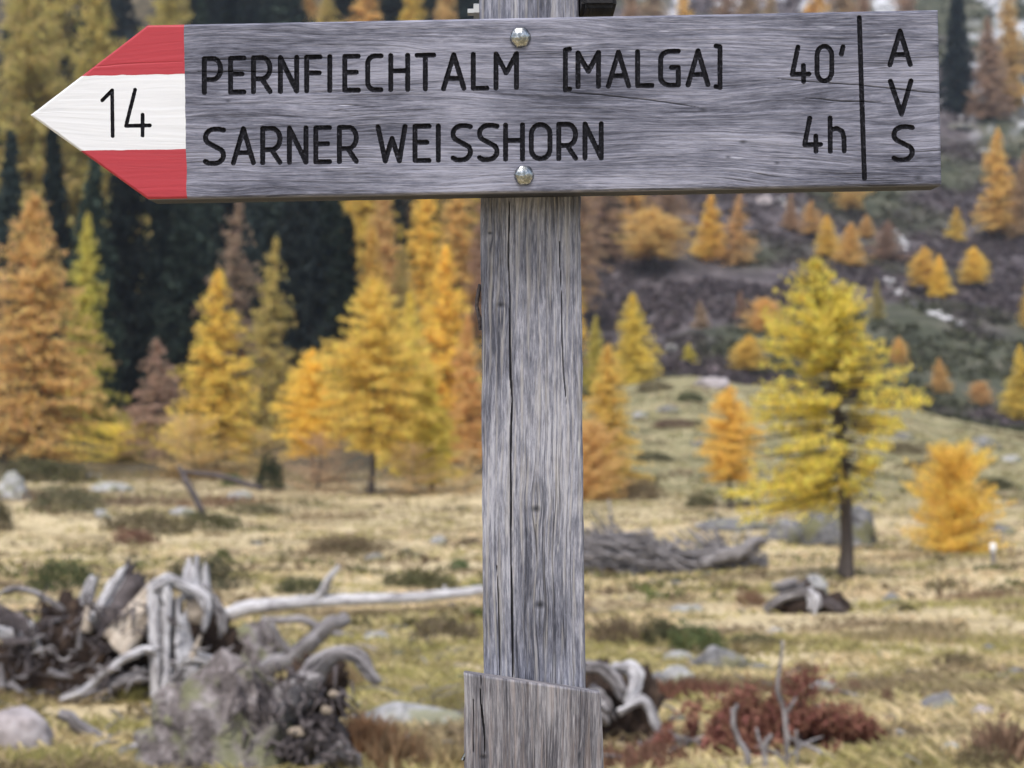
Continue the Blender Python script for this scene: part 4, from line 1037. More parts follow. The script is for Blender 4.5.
# antler-like bare twigs lower right
for i, (branches, lab) in enumerate([
    ([[(748, 775, 3.6), (748, 752, 3.8), (738, 738, 3.4), (733, 722, 3), (732, 708, 2.6)], [(733, 714, 2.4), (738, 704, 2)]], 'bare grey antler shaped twig right of the post'),
    ([[(765, 778, 3.4), (764, 752, 3.4), (766, 742, 3), (772, 734, 2.2)], [(764, 750, 2.4), (758, 738, 1.8), (756, 728, 1.2)]], 'short forked grey twig between two taller twigs'),
    ([[(788, 778, 3.2), (786, 740, 3.2), (784, 714, 3), (778, 692, 2.6), (780, 665, 2), (783, 640, 1.4)], [(785, 716, 2.4), (792, 704, 2), (796, 698, 1.2)]], 'tall thin bare twig in front of the rusty shrub'),
    ([[(797, 778, 2.6), (797, 752, 2.4), (796, 730, 1.6)]], 'short straight twig right of the tall thin twig')]):
    m = MB(); Yt = hit(760, 766)
    for j, pts in enumerate(branches): limb(m, [(p[0], p[1], p[2]*.85, .0) for p in pts], Yt, 200+i*5+j, 8, 22, .14, 1, .9)
    lean('twig', m, 'greywood', lab, 'twig', 'bare twigs lower right')
# stump right of the post foot
Yq = hit(640, 745); e = empty('root_stump', W(640, 745, Yq)); k = Yq/F
m = MB()
for i, (a, b_, hw, hp, dy) in enumerate([(620, 740, 42, 62, .2), (645, 775, 52, 40, .15), (600, 720, 30, 50, .3)]):
    V, T = rock_arr(180+i, (hw*k, hw*k*.6, hp*k), 5, .5, 2.2, 0, low=.3); m.add(V+W(a, b_, Yq+dy), None, T)
childmesh('root_mass', m, 'rootsoil')
for i, pts in enumerate([[(580, 668, 7, 0), (600, 668, 8, 0), (616, 682, 8, 0), (624, 700, 6, 0)], [(612, 666, 6, .1), (632, 668, 10, .08), (636, 684, 9, .05), (626, 704, 7, 0)], [(618, 712, 7, -.05), (640, 700, 7, -.05), (650, 708, 6, -.05), (658, 728, 6, -.05), (672, 734, 4, -.05)], [(588, 690, 12, .05), (600, 704, 13, .02), (612, 722, 9, 0)], [(640, 752, 8, -.1), (670, 740, 9, -.1), (700, 758, 7, -.1), (715, 775, 5, -.1)]]):
    m = MB(); bundle(m, [(p[0], p[1], p[2]*.85, p[3]) for p in pts], Yq, 6, 220+i, 20, .16, .6, .42); childmesh('root', m, ['greywood', 'driftwood', 'driftwood', 'greywood', 'darkroot'][i])
tag(e, 'grey bleached root stump with dark hollow at right foot of the signpost', 'stump')
# stump heap by the larch
Yq = hit(806, 614); e = empty('root_stump', W(806, 614, Yq)); k = Yq/F
m = MB()
for i, (a, b_, hw, hp, dy) in enumerate([(800, 614, 30, 30, .25), (826, 614, 22, 22, .3)]):
    V, T = rock_arr(280+i, (hw*k, hw*k*.7, hp*k), 4, .5, 2, 0, low=.3); m.add(V+W(a, b_, Yq+dy), None, T)
childmesh('root_mass', m, 'rootsoil')
for i, pts in enumerate([[(764, 610, 4, 0), (780, 598, 5, 0), (800, 592, 5, 0), (816, 596, 4, 0)], [(812, 614, 5, -.1), (814, 600, 6, -.05), (806, 590, 4, 0)], [(772, 588, 4, .1), (790, 584, 5, .1), (806, 580, 4, .1)], [(818, 598, 4, 0), (834, 606, 5, 0), (848, 614, 3, 0)]]):
    m = MB(); bundle(m, pts, Yq, 5, 290+i, 14); childmesh('root', m, ['greywood', 'driftwood', 'greywood', 'darkroot'][i])
tag(e, 'dark rotten root heap on straw grass left of the larch trunk', 'stump')
# brush pile: a long heap of grey dead branches
Yp = hit(680, 574); m = MB(); k = Yp/F; rg = random.Random(6)
tops = [(575, 548), (596, 538), (622, 528), (645, 536), (672, 553), (700, 552), (720, 545), (735, 548), (765, 562)]
for i in range(520):
    a = rg.uniform(574, 756); top = np.interp(a, [p[0] for p in tops], [p[1] for p in tops]); b_ = rg.uniform(top+4, 576)
    l = rg.uniform(18, 46); an = rg.gauss(.15, .55); dy = rg.uniform(-.3, 1.0)
    limb(m, [(a-l*math.cos(an), b_-l*math.sin(an), rg.uniform(.6, 1.3), dy), (a, b_+rg.gauss(0, 2), rg.uniform(.7, 1.7), dy+rg.gauss(0, .1)), (min(a+l*math.cos(an), 768), b_+abs(l*math.sin(an))*.3-l*.1, .8, dy+rg.gauss(0, .2))], Yp+.4, 400+i, 4, 6, .12)
limb(m, [(735, 560, 7), (752, 545, 7), (766, 540, 4)], Yp, 8, 9, 10, .2); limb(m, [(700, 562, 6), (735, 552, 7), (760, 548, 4)], Yp, 9, 9, 10, .2)
V, T = rock_arr(77, (80*k, .5, 18*k), 4, .35, 3, 0, low=.6); m.add(V+W(668, 576, Yp+1.1), None, T)
lean('brush_pile', m, 'greywood', 'long low heap of grey dead branches right of the post', 'brush pile')
# trail marker post in the meadow
b, Yk = G(993, 566); k = Yk/F; e = empty('marker_post', b)
m = MB(); tube(m, [(0, 0, -.1, 3*k*.8), (0, 0, 14*k, 3*k*.8)], 8, 4, 0); obj('post', m.mesh('post'), M['greywood'], e)
m = MB(); tube(m, [(0, 0, 14.2*k, 3.2*k), (0, 0, 22*k, 3.2*k)], 8, 4, 0); obj('white_top', m.mesh('white_top'), M['enamel'], e)
tag(e, 'tiny white topped marker post beside the amber larch bush', 'marker post')

# ------------------------------------------------------------------ the signpost
S = 1.4/F
sp = empty('signpost', (W(533, 0, 1.46)[0], 1.46, Hs(W(533, 0, 1.46)[0], 1.46)))
SPL = np.array(sp.location)
tag(sp, 'weathered grey wooden trail signpost with red and white arrow board', 'signpost')
def part(name, me, mat, parent, off=np.zeros(3)):
    o = obj(name, me, mat, parent); return o
def local(V, base=SPL): return np.asarray(V)-base

# --- stroke lettering (routed with a round bit)
def arc(cx, cy, rx, ry, a0, a1, n=12): return [(cx+rx*math.cos(rad(a)), cy+ry*math.sin(rad(a))) for a in np.linspace(a0, a1, n)]
def glyph(ch):
    # unit box: x 0..1, y 0 (top)..1 (baseline)
    if ch == 'P' or ch == 'R':
        s = [[(0, 1), (0, 0), (.5, 0)]+arc(.52, .31, .48, .31, -90, 90, 14)+[(.52, .62), (0, .62)]]
        if ch == 'R': s.append([(.5, .62), (1, 1)])
        return s
    if ch == 'E': return [[(1, 0), (0, 0), (0, 1), (1, 1)], [(0, .47), (.85, .47)]]
    if ch == 'F': return [[(1, 0), (0, 0), (0, 1)], [(0, .47), (.95, .47)]]
    if ch == 'N': return [[(0, 1), (0, 0), (1, 1), (1, 0)]]
    if ch == 'I': return [[(0, 0), (0, 1)]]
    if ch == 'C': return [[(1, 0), (.6, 0)]+arc(.55, .22, .55, .22, -90, -180, 7)+arc(.55, .78, .55, .22, 180, 90, 7)+[(.6, 1), (1, 1)]]
    if ch == 'H': return [[(0, 0), (0, 1)], [(1, 0), (1, 1)], [(0, .45), (1, .45)]]
    if ch == 'T': return [[(0, 0), (1, 0)], [(.5, 0), (.5, 1)]]
    if ch == 'A': return [[(0, 1), (.5, 0), (1, 1)], [(.2, .70), (.8, .70)]]
    if ch == 'L': return [[(0, 0), (0, 1), (1, 1)]]
    if ch == 'M': return [[(0, 1), (0, 0), (.5, .56), (1, 0), (1, 1)]]
    if ch == 'G': return [[(1, 0), (.6, 0)]+arc(.55, .24, .55, .24, -90, -180, 7)+arc(.55, .76, .55, .24, 180, 90, 7)+[(1, 1), (1, .48), (.62, .48)]]
    if ch == 'S': return [[(1, .03), (.75, 0)]+arc(.50, .235, .50, .235, -90, -222, 12)+arc(.50, .765, .50, .235, -42, 90, 12)[0:]+[(.2, 1), (0, .94)]]
    if ch == 'O': return [arc(.5, .28, .5, .28, 180, 360, 12)+arc(.5, .72, .5, .28, 0, 180, 12)+[(0, .28)]]
    if ch == 'W': return [[(0, 0), (.27, 1), (.52, .34), (.79, 1), (1, 0)]]
    if ch == 'V': return [[(0, 0), (.54, 1), (1, 0)]]
    if ch == '[': return [[(1, 0), (0, .02), (0, 1), (1, .98)]]
    if ch == ']': return [[(0, 0), (1, .02), (1, 1), (0, .98)]]
    return []
STR = []   # (id, polyline px, radius px)
def put(idn, ch, x0, x1, ytop, ybot, slope=-.0155, r=2.55):
    for pl in glyph(ch):
        STR.append((idn, [(x0+a*(x1-x0), ytop+b*(ybot-ytop)+slope*a*(x1-x0)) for a, b in pl], r))
def base1(x): return 92.6-.0159*(x-204)
for ch, a, b in [('P', 204.3, 220.6), ('E', 230.6, 244), ('R', 253.5, 270), ('N', 280.4, 296.7), ('F', 306.7, 320), ('I', 329.8, 329.8), ('E', 344.8, 358.3), ('C', 367.7, 381), ('H', 390.8, 407.7), ('T', 417, 433.7), ('A', 443.5, 464), ('L', 473.3, 486.9), ('M', 496, 516.5), ('M', 578, 598.5), ('A', 608.3, 628.7), ('L', 637.6, 652), ('G', 660.6, 678.3), ('A', 688, 708)]:
    put(0, ch, a, b, base1(a)-33.9, base1(a))
put(0, '[', 565.4, 569.6, 49.2, 90); put(0, ']', 716, 720, 46, 87.5)
def base2(x): return 163.4-.0140*(x-214)
for ch, a, b in [('S', 205.5, 223.5), ('A', 233.3, 253.5), ('R', 262.7, 280), ('N', 289.4, 306), ('E', 315.8, 329.6), ('R', 339.4, 356.3), ('W', 378, 405), ('E', 415, 429), ('I', 438.3, 438.3), ('S', 453, 470.4), ('S', 479.5, 497), ('H', 505.6, 522.5), ('O', 531.3, 550), ('R', 558.8, 575.6), ('N', 585, 601.2)]:
    put(1, ch, a, b, base2(a)-34.2, base2(a), -.014)
STR += [(2, [(798, 47), (792.3, 74.3), (809, 74)], 2.5), (2, [(803.4, 65.6), (803.6, 81.4)], 2.5),
        (2, arc(824.4, 55.5, 7.4, 9.3, 180, 360, 10)+arc(824.4, 71.7, 7.4, 9.3, 0, 180, 10)+[(817, 55.5)], 2.5), (2, [(843, 47), (841.3, 54)], 2.5),
        (3, [(809.8, 118.3), (804.6, 144.8), (820.7, 144.4)], 2.5), (3, [(815.8, 136), (816, 151.2)], 2.5),
        (3, [(830.1, 118), (830.3, 151.3)], 2.5), (3, [(830.3, 130), (837, 128.3), (842.3, 131.5), (844, 138), (844.2, 151)], 2.5),
        (4, [(859.3, 17.6), (861.8, 98), (864.5, 178.6)], 2.5)]
put(5, 'A', 889.9, 910.3, 31.2, 64.9); put(5, 'V', 890.4, 911, 81.3, 114.4); put(5, 'S', 894, 912.3, 126.9, 160.1)
STR += [(6, [(102.3, 100.3), (112.1, 90.4), (112.7, 136)], 1.95), (6, [(135.1, 89.8), (126, 125.9), (149.8, 125.4)], 1.95), (6, [(142.6, 114.7), (142.6, 135.4)], 1.95)]

cols = np.concatenate([np.arange(30.15, 147.2, .62), [147.5], np.arange(148, 940.2, .62)]); cols[-1] = 940.0
rows = np.linspace(0, 1, 285)
T_, XC = np.meshgrid(rows, cols, indexing='ij')
yt = np.where(XC < 147.5, 115+(25-115)*(XC-30)/117.5, 25-15.2*(XC-147.5)/791)
yb = np.where(XC < 147.5, 115+(199-115)*(XC-30)/117.5, 199-14.0*(XC-147.5)/793)
GX = XC+(T_-.5)*3.6*sstep(140, 190, XC); GY = yt+T_*(yb-yt)
shp = GX.shape
D = np.full(shp, 99.); ID = np.full(shp, -1); NX = np.zeros(shp); NY = np.zeros(shp); RR = np.full(shp, 2.5)
for idn, pl, r in STR:
    for (ax, ay), (bx, by) in zip(pl[:-1], pl[1:]):
        c0 = np.searchsorted(cols, min(ax, bx)-8); c1 = np.searchsorted(cols, max(ax, bx)+8)
        gx = GX[:, c0:c1]; gy = GY[:, c0:c1]
        vx, vy = bx-ax, by-ay; q = max(vx*vx+vy*vy, 1e-9)
        tt = np.clip(((gx-ax)*vx+(gy-ay)*vy)/q, 0, 1); nx = ax+tt*vx; ny = ay+tt*vy
        wob = 1+.06*(vnoise(nx*.7, ny*.7, 4)-.5)*2
        d = np.hypot(gx-nx, gy-ny)-(r*wob-2.5)
        mk = d < D[:, c0:c1]
        D[:, c0:c1][mk] = d[mk]; ID[:, c0:c1][mk] = idn; NX[:, c0:c1][mk] = nx[mk]; NY[:, c0:c1][mk] = ny[mk]
RAD = 2.5
sn_ = np.abs(D-RAD) < .31
dd = np.hypot(GX-NX, GY-NY); f = np.where(sn_, (dd-(D-RAD))/np.maximum(dd, .3), 1.0)
GX = np.where(sn_, NX+(GX-NX)*f, GX); GY = np.where(sn_, NY+(GY-NY)*f, GY); D = np.where(sn_, RAD, D)
# painted tip: distances to the three borders
def edge_snap(GX, GY, p, q, cond, vertical):
    (ax, ay), (bx, by) = p, q
    if vertical:
        lx = ax+(GY-ay)/(by-ay)*(bx-ax)+(fbm(GY*.09, GY*0, 5, 3)-.5)*1.3; d = GX-lx; m_ = (np.abs(d) < .32) & cond; return np.where(m_, lx, GX), GY
    ly = ay+(GX-ax)/(bx-ax)*(by-ay)+(fbm(GX*.09, GX*0+ay, 6, 3)-.5)*1.3; d = GY-ly; m_ = (np.abs(d) < .33) & cond; return GX, np.where(m_, ly, GY)
inner = (T_ > .004) & (T_ < .996)
BX = ((183.7, 26), (187, 199.6)); B1 = ((80, 76), (184, 74)); B2 = ((82, 150.8), (185, 149))
GX, GY = edge_snap(GX, GY, *BX, np.ones(shp, bool), True)
tipz = GX < 187
GX, GY = edge_snap(GX, GY, *B1, inner & tipz, False); GX, GY = edge_snap(GX, GY, *B2, inner & tipz, False)
bxl = BX[0][0]+(GY-26)/(199.6-26)*(BX[1][0]-BX[0][0])+(fbm(GY*.09, GY*0, 5, 3)-.5)*1.3
# depth: grooves, worn edges, slight cupping and grain relief
edge = np.minimum(np.minimum((GY-yt), (yb-GY))*np.where(XC < 147.5, .8, 1.), (940-XC)+.0)
edge = np.maximum(edge+(fbm(GX*.12, GY*.12, 9, 3)-.5)*.9*(edge > .01), 0)
dep = 2.0*np.clip(1-edge/2.4, 0, 1)**2
dep += np.where(D < RAD, 1.9*np.sqrt(np.clip(1-(D/RAD)**2, 0, 1))**.8, 0)
warp = (fbm(GX*.0045+3, GY*.022, 51, 3)-.5)*46
gr = fbm(GX*.012, (GY+warp*.55)*.42, 52, 3); dep += (gr-.5)*np.where(XC < 186, .22, .60)*np.clip(edge/3, 0, 1)
# cracks in the board
cr = np.full(shp, 9.)
for pl in [[(775, 78), (812, 82), (862, 85.5), (905, 90), (942, 93.5)], [(560, 92), (610, 95.5), (660, 101), (700, 108)], [(200, 60), (262, 59), (340, 58.2)], [(802, 97.5), (842, 101), (888, 102.6)], [(845, 92), (852, 120)], [(196, 72), (240, 71.5), (300, 72.5)], [(80, 68), (130, 64), (183, 62)]]:
    px_ = np.linspace(pl[0][0], pl[-1][0], 60) if abs(pl[0][0]-pl[-1][0]) > 10 else None
    if px_ is None: continue
    yy = np.interp(GX, [p[0] for p in pl], [p[1] for p in pl])+(fbm(GX*.05, GX*0+pl[0][1], 3, 3)-.5)*1.6
    tap = np.clip(np.minimum(GX-pl[0][0], pl[-1][0]-GX)/18, 0, 1)
    c_ = np.abs(GY-yy)/np.maximum(tap*.9, .001); cr = np.where((GX > pl[0][0]) & (GX < pl[-1][0]), np.minimum(cr, c_), cr)
crk = np.clip(1-cr, 0, 1)*np.where(GX < 187, .35, 1.); dep += crk*1.2
kn = np.zeros(shp)
for kx, ky, r in [(918, 178, 3.2), (777, 163, 2.2), (743, 142, 2.6), (728, 157, 1.8), (703, 110, 3), (228, 101, 1.6)]:
    kn = np.maximum(kn, np.clip(1.2-np.hypot((GX-kx)/1.7, GY-ky)/r, 0, 1)*.7)
wg = np.stack([GX*S, (GY+warp*.55)*S, np.clip(np.maximum(kn, crk*.9), 0, 1)], -1).reshape(-1, 3)
PW = np.stack([(GX-512)*S, 1.4+dep*S, CZ+(384-GY)*S], -1).reshape(-1, 3)
idx = np.arange(shp[0]*shp[1]).reshape(shp)
Qs = np.stack([idx[:-1, :-1], idx[1:, :-1], idx[1:, 1:], idx[:-1, 1:]], -1).reshape(-1, 4)
def qmean(A): A = A.reshape(-1); return A[Qs].mean(1)
qD = qmean(D); qx = qmean(GX-bxl); qy1 = qmean(GY-(76-(GX-80)/104*2)-(fbm(GX*.09, GX*0+76, 6, 3)-.5)*1.3); qy2 = qmean(GY-(150.8-(GX-82)/103*1.8)-(fbm(GX*.09, GX*0+150.8, 6, 3)-.5)*1.3); qid = ID.reshape(-1)[Qs].max(1)
let = qD < RAD-1e-4
tip = (qx < 0) & ~let
sets = {'board': ~let & ~tip, 'white': tip & (qy1 > 0) & (qy2 < 0), 'red_up': tip & (qy1 <= 0), 'red_dn': tip & (qy2 >= 0)}
def sub(mask, extraV=None, extraQ=None):
    q = Qs[mask]; u, inv = np.unique(q, return_inverse=True)
    return PW[u], inv.reshape(-1, 4), wg[u], u
bc = np.array([0, 1.419, CZ+(384-107)*S])
sgn = empty('arrow_board', bc-SPL); sgn.parent = sp
V0, Q0, G0, U0 = sub(sets['board'])
# sides and back of the board
TH = .038
ring = np.concatenate([idx[0, :], idx[1:, -1], idx[-1, -2::-1], idx[-2:0:-1, 0]])
ringV = PW[ring].copy(); nR = len(ring)
seg = np.linspace(0, 1, 5)
sv = []; sw = []
for s_ in seg:
    q = ringV.copy(); q[:, 1] = q[:, 1]*(1-s_)+(1.4+TH)*s_
    if s_ == 1: 
        ctr = q.mean(0)
    sv.append(q); w_ = wg[ring].copy(); w_[:, 1] += s_*TH*.8; w_[:, 2] = np.maximum(w_[:, 2], np.where(np.isin(ring, idx[-1]), .9*min(1, s_*4), 0)); sw.append(w_)  # shade under the board is painted into the wood colour of its bottom edge
sv = np.concatenate(sv); sw = np.concatenate(sw)
j = np.arange(nR); jn = (j+1) % nR
sq = np.concatenate([np.stack([a*nR+j, a*nR+jn, (a+1)*nR+jn, (a+1)*nR+j], 1) for a in range(4)])
# back: strips between the top and bottom runs of the ring
ncol = shp[1]; a0 = 4*nR
tops_ = a0+np.arange(ncol); bots = a0+(ncol-1)+(shp[0]-1)+np.arange(ncol)[::-1]
bq = np.stack([tops_[:-1], tops_[1:], bots[1:], bots[:-1]], 1)
nb0 = len(V0)
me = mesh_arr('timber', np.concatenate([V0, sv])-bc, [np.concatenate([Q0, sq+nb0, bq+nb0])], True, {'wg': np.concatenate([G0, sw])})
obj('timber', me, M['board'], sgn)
for nm, key, mt in [('white_band', 'white', 'white'), ('red_band', 'red_up', 'red'), ('red_band', 'red_dn', 'red')]:
    V1, Q1, G1, _ = sub(sets[key]); obj(nm, mesh_arr(nm, V1-bc, [Q1], True, {'wg': G1}), M[mt], sgn)
for i, nm in enumerate(['place_lettering', 'place_lettering', 'time_lettering', 'time_lettering', 'divider_line', 'initials', 'trail_number']):
    V1, Q1, G1, _ = sub(let & (qid == i)); obj(nm, mesh_arr(nm, V1-bc, [Q1], True, {'wg': G1}), M['ink'], sgn)
# bolt heads
def bolt_head(px, py, r, seed):
    rng = np.random.default_rng(seed); na, nr_ = 28, 10; V = []; rS = r*S
    for i in range(nr_):
        a = i/(nr_-1)*rad(80)
        for jj in range(na):
            b = 2*math.pi*jj/na; ph = 1+.035*math.sin(b*6+seed)*math.sin(a)**2+rng.normal(0, .012)
            V.append((math.sin(a)*math.cos(b)*rS*ph, -math.cos(a)*rS*.55+.0004, math.sin(a)*math.sin(b)*rS*ph))
    for jj in range(na):
        b = 2*math.pi*jj/na; V.append((math.cos(b)*rS, .0035, math.sin(b)*rS))
    Q = [(i*na+jj, i*na+(jj+1) % na, (i+1)*na+(jj+1) % na, (i+1)*na+jj) for i in range(nr_) for jj in range(na)]
    o = obj('bolt', mesh_arr('bolt', V, [np.array(Q)], True), M['steel'], sgn, np.array([(px-512)*S, 1.3995, CZ+(384-py)*S])-bc, (rad(2), 0, rad(seed*7)))
    return o
bolt_head(520.5, 37.5, 10.6, 1); bolt_head(524.5, 175.5, 10.2, 2)

# --- post: fine front face with a long check and knots, coarse beyond the view
YPF = 1.4+TH+.0015; kp = YPF/F
def timber(name, xl, xr, y_top, y_bot, Yf, depth, fine, cracks, knots, mat, parent, slope_top=0., amp=1., seed=0, bev=2.2, skew=None, drop=0.):
    k = Yf/F
    ys = np.concatenate([[y_top]+([] if fine[0] <= y_top+2 else list(np.linspace(y_top+2, fine[0], 6)[:-1])), np.arange(fine[0], fine[1], .9), np.linspace(fine[1], y_bot, 14)]) if fine[0] > y_top else np.concatenate([np.arange(y_top, fine[1], .9), np.linspace(fine[1], y_bot, 14)])
    wdt = xr-xl; us_ = np.unique(np.concatenate([np.linspace(0, 6/wdt, 10), np.linspace(6/wdt, 1-6/wdt, int(wdt*1.15)), np.linspace(1-6/wdt, 1, 10)]))
    YYp, UUp = np.meshgrid(ys, us_, indexing='ij')
    lx, rx_ = skew if skew else (lambda y: 0*y, lambda y: 0*y)
    X = xl+lx(YYp)+UUp*(wdt+rx_(YYp)-lx(YYp))
    top_off = slope_top*UUp*np.clip(1-(YYp-ys[0])/60, 0, 1)
    Yp = YYp+top_off
    edge = np.minimum(UUp, 1-UUp)*wdt
    Xn = X+(fbm(YYp*.03, UUp*0+seed, seed, 3)-.5)*1.6*np.exp(-edge/3)
    d = 2.2*np.clip(1-edge/bev/1.6, 0, 1)**2
    etop = (YYp-ys[0]); d = d+2.0*np.clip(1-etop/2.2, 0, 1)**2
    gw = np.zeros_like(X); kd = np.zeros_like(X)
    for kx, ky, r in knots:
        ddx, ddy = X-kx, (Yp-ky); rr_ = np.hypot(ddx, ddy*.45)
        gw += np.sign(ddx+1e-6)*(-1)*np.exp(-((ddy+r*1.5*math.sin(kx))/(r*(4.5+1.5*math.sin(ky))))**2)*r*.6*np.exp(-np.abs(ddx)/(r*(2.5+math.cos(ky))))
        kd = np.maximum(kd, np.clip(1.25-np.hypot(ddx/1.1, ddy/.8)/r, 0, 1)*.85)
    gw += (fbm(X*.02+seed, Yp*.0035, seed+3, 3)-.5)*16
    g = X+gw
    d = d+(fbm(g*.22+seed*3, Yp*.006, seed+5, 3)-.5)*1.5*amp
    for pl, wdh, dpth in cracks:
        xx = np.interp(Yp, [p[1] for p in pl], [p[0] for p in pl])+(fbm(Yp*.02, Yp*0+1, 6, 3)-.5)*2.4
        tp = np.clip(np.minimum(Yp-pl[0][1], pl[-1][1]-Yp)/25+.0, 0, 1)*(.45+.9*vnoise(Yp*.05, Yp*0+5, 7))
        c_ = np.clip(1-np.abs(X-xx)/np.maximum(wdh*tp, .001), 0, 1)
        d = d+c_**.6*dpth; kd = np.maximum(kd, np.clip(c_*1.6, 0, 1)*.95)
    d = d+kd*0.8
    V = np.stack([(Xn-512)*k, Yf+d*k, CZ+(384-Yp)*k], -1).reshape(-1, 3)
    ws = np.stack([Yp*k, g*k, kd], -1).reshape(-1, 3)
    sh = X.shape; ix = np.arange(sh[0]*sh[1]).reshape(sh)
    Q = np.stack([ix[:-1, :-1], ix[1:, :-1], ix[1:, 1:], ix[:-1, 1:]], -1).reshape(-1, 4)
    rg_ = np.concatenate([ix[0, :], ix[1:, -1], ix[-1, -2::-1], ix[-2:0:-1, 0]]); n = len(rg_)
    vs = [V]; wss = [ws]; qs = [Q]; off = len(V); prev = rg_
    jj = np.arange(n); jn2 = (jj+1) % n
    for s_ in (.04, .3, .6, .97, 1.0):
        q = V[rg_].copy(); q[:, 1] = q[:, 1]*(1-s_)+(Yf+depth)*s_
        q[:, 2] -= s_*drop*k*np.clip(1-etop.ravel()[rg_]/60, 0, 1)
        if s_ > .99:
            c = q.mean(0); q[:, 0] += (c[0]-q[:, 0])*.02
        w2 = ws[rg_].copy(); w2[:, 1] += s_*depth*1.0+.2*0; vs.append(q); wss.append(w2)
        cur = off+jj; qs.append(np.stack([prev[jj], prev[jn2], cur[jn2], cur[jj]], 1)); prev = cur; off += n
    nc_ = sh[1]; nr2 = sh[0]
    left = np.concatenate([[0], (n-1-np.arange(nr2-2))]); 
    L_ = prev[np.concatenate([[0], n-1-np.arange(nr2-2), [nc_+nr2-2+nc_-1]])] ; R2 = prev[nc_-1+np.arange(nr2)]
    qs.append(np.stack([L_[:-1], R2[:-1], R2[1:], L_[1:]], 1))
    me = mesh_arr(name, np.concatenate(vs)-SPL, [np.concatenate(qs)], True, {'wg': np.concatenate(wss)}); me.set_sharp_from_angle(angle=rad(55))
    o = obj(name, me, M[mat], parent)
    return o
timber('post', 479.5, 579, -640, 1600, YPF, .078, (-30, 720), [([(509, 196), (509, 260), (510, 330), (511.5, 420), (511, 520), (512, 600), (513, 700)], 1.0, 6), ([(497, 560), (499, 620), (500, 690)], .7, 2), ([(560, 240), (562, 330), (566, 420)], .7, 2)],
       [(501, 305, 4.2), (490, 233, 2.2), (536, 509, 5.0), (540, 605, 5.2)], 'post', sp, 0, 1., 3, skew=(lambda y: (y-0)/690*4.0, lambda y: (y-0)/690*6.5))
timber('stake', 463.5, 600, 673, 2200, 1.4035, .034, (671, 775), [([(480.5, 668), (481, 700), (484, 730), (485, 758)], .9, 5), ([(474, 690), (473, 760)], .5, 1.5)], [(483.5, 757, 3.6)], 'stake', sp, 19.5, .8, 8, bev=3.0, drop=4.5, skew=(lambda y: np.clip((y-670), 0, 2000)/100*2.2*np.clip(1-(y-670)/400, 0, 1), lambda y: np.clip(y-670, 0, 130)/100*4.))
timber('stake', 464, 598, 712, 2300, YPF+.0795, .05, (713, 714), [], [], 'stake', sp, 12, .8, 15, bev=3.0)
# splinter on the post's left edge, hook at the stake
m = MB(); limb(m, [(480, 284, 1.0, 0), (477.5, 296, 1.3, 0), (476.5, 308, 1.6, 0), (479, 318, 1.0, 0), (480.5, 330, .5, 0)], YPF+.004, 3, 6, 14, .25)
V = np.concatenate(m.v)-SPL; o = obj('splinter', mesh_arr('splinter', V, [np.concatenate(m.f4)], True), M['darkroot'], sp)
m = MB(); limb(m, [(470, 738, 1.2), (467, 750, 1.6), (462.5, 760, 1.8)], 1.412, 4, 7, 10, .15)
limb(m, [(466.5, 735, 1.4), (468.5, 741, 1.4)], 1.412, 5, 6, 5, .1)
V = np.concatenate(m.v)-SPL; obj('hook', mesh_arr('hook', V, [np.concatenate(m.f4)], True), M['steel'], sp)
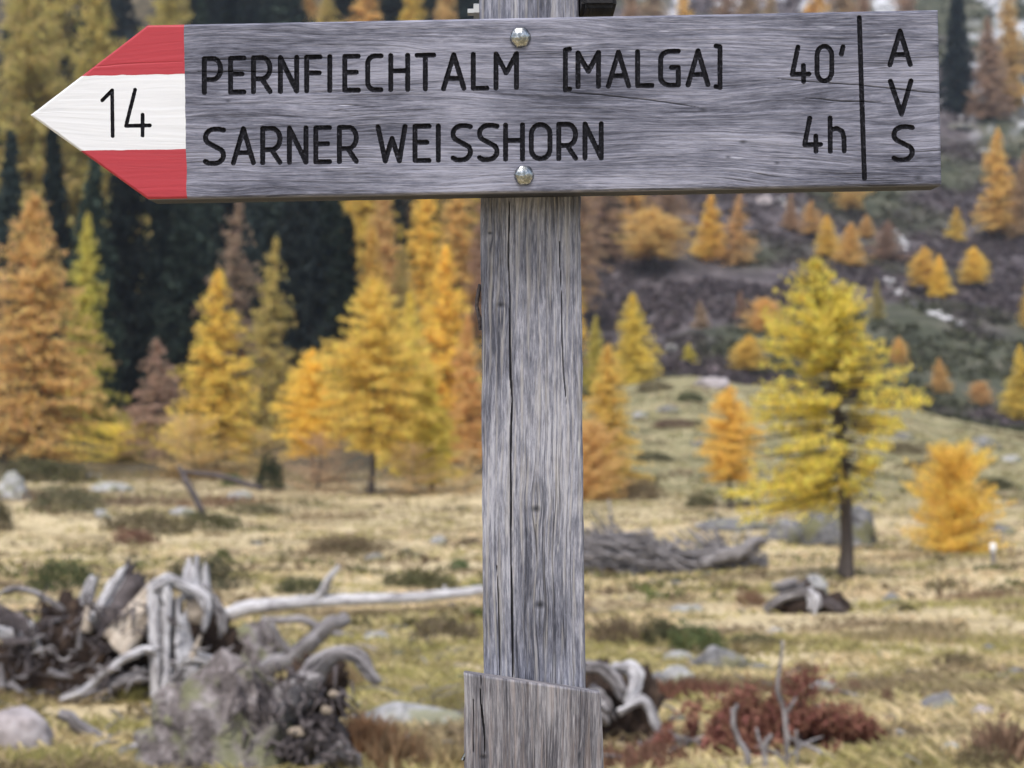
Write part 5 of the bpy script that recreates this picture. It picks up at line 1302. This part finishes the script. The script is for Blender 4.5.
# second board seen end on, bolted to the post's right side; its bolt pokes out at left
def plank_box(name, x0, x1, y0, y1, z0, z1, mat, parent, bevel=.003):
    bm = bmesh.new(); bmesh.ops.create_cube(bm, size=1)
    for v in bm.verts: v.co = Vector((x0+(v.co.x+.5)*(x1-x0), y0+(v.co.y+.5)*(y1-y0), z0+(v.co.z+.5)*(z1-z0)))
    bmesh.ops.subdivide_edges(bm, edges=[e_ for e_ in bm.edges if abs((e_.verts[0].co-e_.verts[1].co).y) > .1], cuts=20)
    bmesh.ops.bevel(bm, geom=[e_ for e_ in bm.edges if len(e_.link_faces) == 2 and e_.calc_face_angle(0) > 1], offset=bevel, segments=2, affect='EDGES')
    V = np.array([v.co[:] for v in bm.verts])-SPL; me = bpy.data.meshes.new(name)
    for v, q in zip(bm.verts, V): v.co = q
    bm.to_mesh(me); bm.free()
    W3 = np.array([v.co[:] for v in me.vertices])
    at = me.attributes.new('wg', 'FLOAT_VECTOR', 'POINT'); at.data.foreach_set('vector', np.stack([W3[:, 1], W3[:, 2]+W3[:, 0], W3[:, 0]*0], 1).astype(np.float32).ravel())
    return obj(name, me, M[mat], parent)
xr_ = (579-512)*kp
plank_box('crosswise_board', xr_+.001, xr_+.029, YPF-.034, YPF+.50, CZ+(384-15.5)*kp, CZ+(384+165)*kp, 'plank_shaded', sp)
def hexnut(x0, x1, r, py, name):
    m = MB(); zc = CZ+(384-py)*kp; yc = YPF+.03; n = 6
    V = [(x, yc+math.cos(a)*r, zc+math.sin(a)*r) for x in (x0, x1) for a in np.arange(n)*2*math.pi/n+.35]
    V = [np.array(v) for v in V]+[np.array((x0, yc, zc)), np.array((x1, yc, zc))]
    Q = [(i, (i+1) % n, n+(i+1) % n, n+i) for i in range(n)]; Tr = [(2*n, (i+1) % n, i) for i in range(n)]+[(2*n+1, n+i, n+(i+1) % n) for i in range(n)]
    m.add(np.array(V)-SPL, Q, Tr); return obj(name, m.mesh(name, False), M['dull_steel'], sp)
xl_ = (479.5-512)*kp
hexnut(xl_-.0055, xl_+.0005, .0068, 3.5, 'nut'); hexnut(xl_-.0105, xl_-.0045, .0032, 4.5, 'bolt_end')

# ------------------------------------------------------------------ the damp air
bm = bmesh.new(); bmesh.ops.create_cube(bm, size=1)
zlo = float(ZZ.min())-1.0; zhi = float(max(ZZ.max(), 60))+30
for v in bm.verts: v.co = Vector((v.co.x*1320, 180+v.co.y*500, zlo+(v.co.z+.5)*(zhi-zlo)))
me = bpy.data.meshes.new('haze'); bm.to_mesh(me); bm.free()
t = NT('damp_air'); pv = t.n('VolumePrincipled'); pv.inputs['Color'].default_value = (.72, .82, 1.0, 1); pv.inputs['Density'].default_value = .00020; pv.inputs['Anisotropy'].default_value = .2
t.t.links.new(pv.outputs[0], t.out.inputs['Volume'])
tag(obj('haze', me, t.m), 'thin cold haze in the valley air', 'haze', kind='stuff')
scene.cycles.volume_bounces = 1
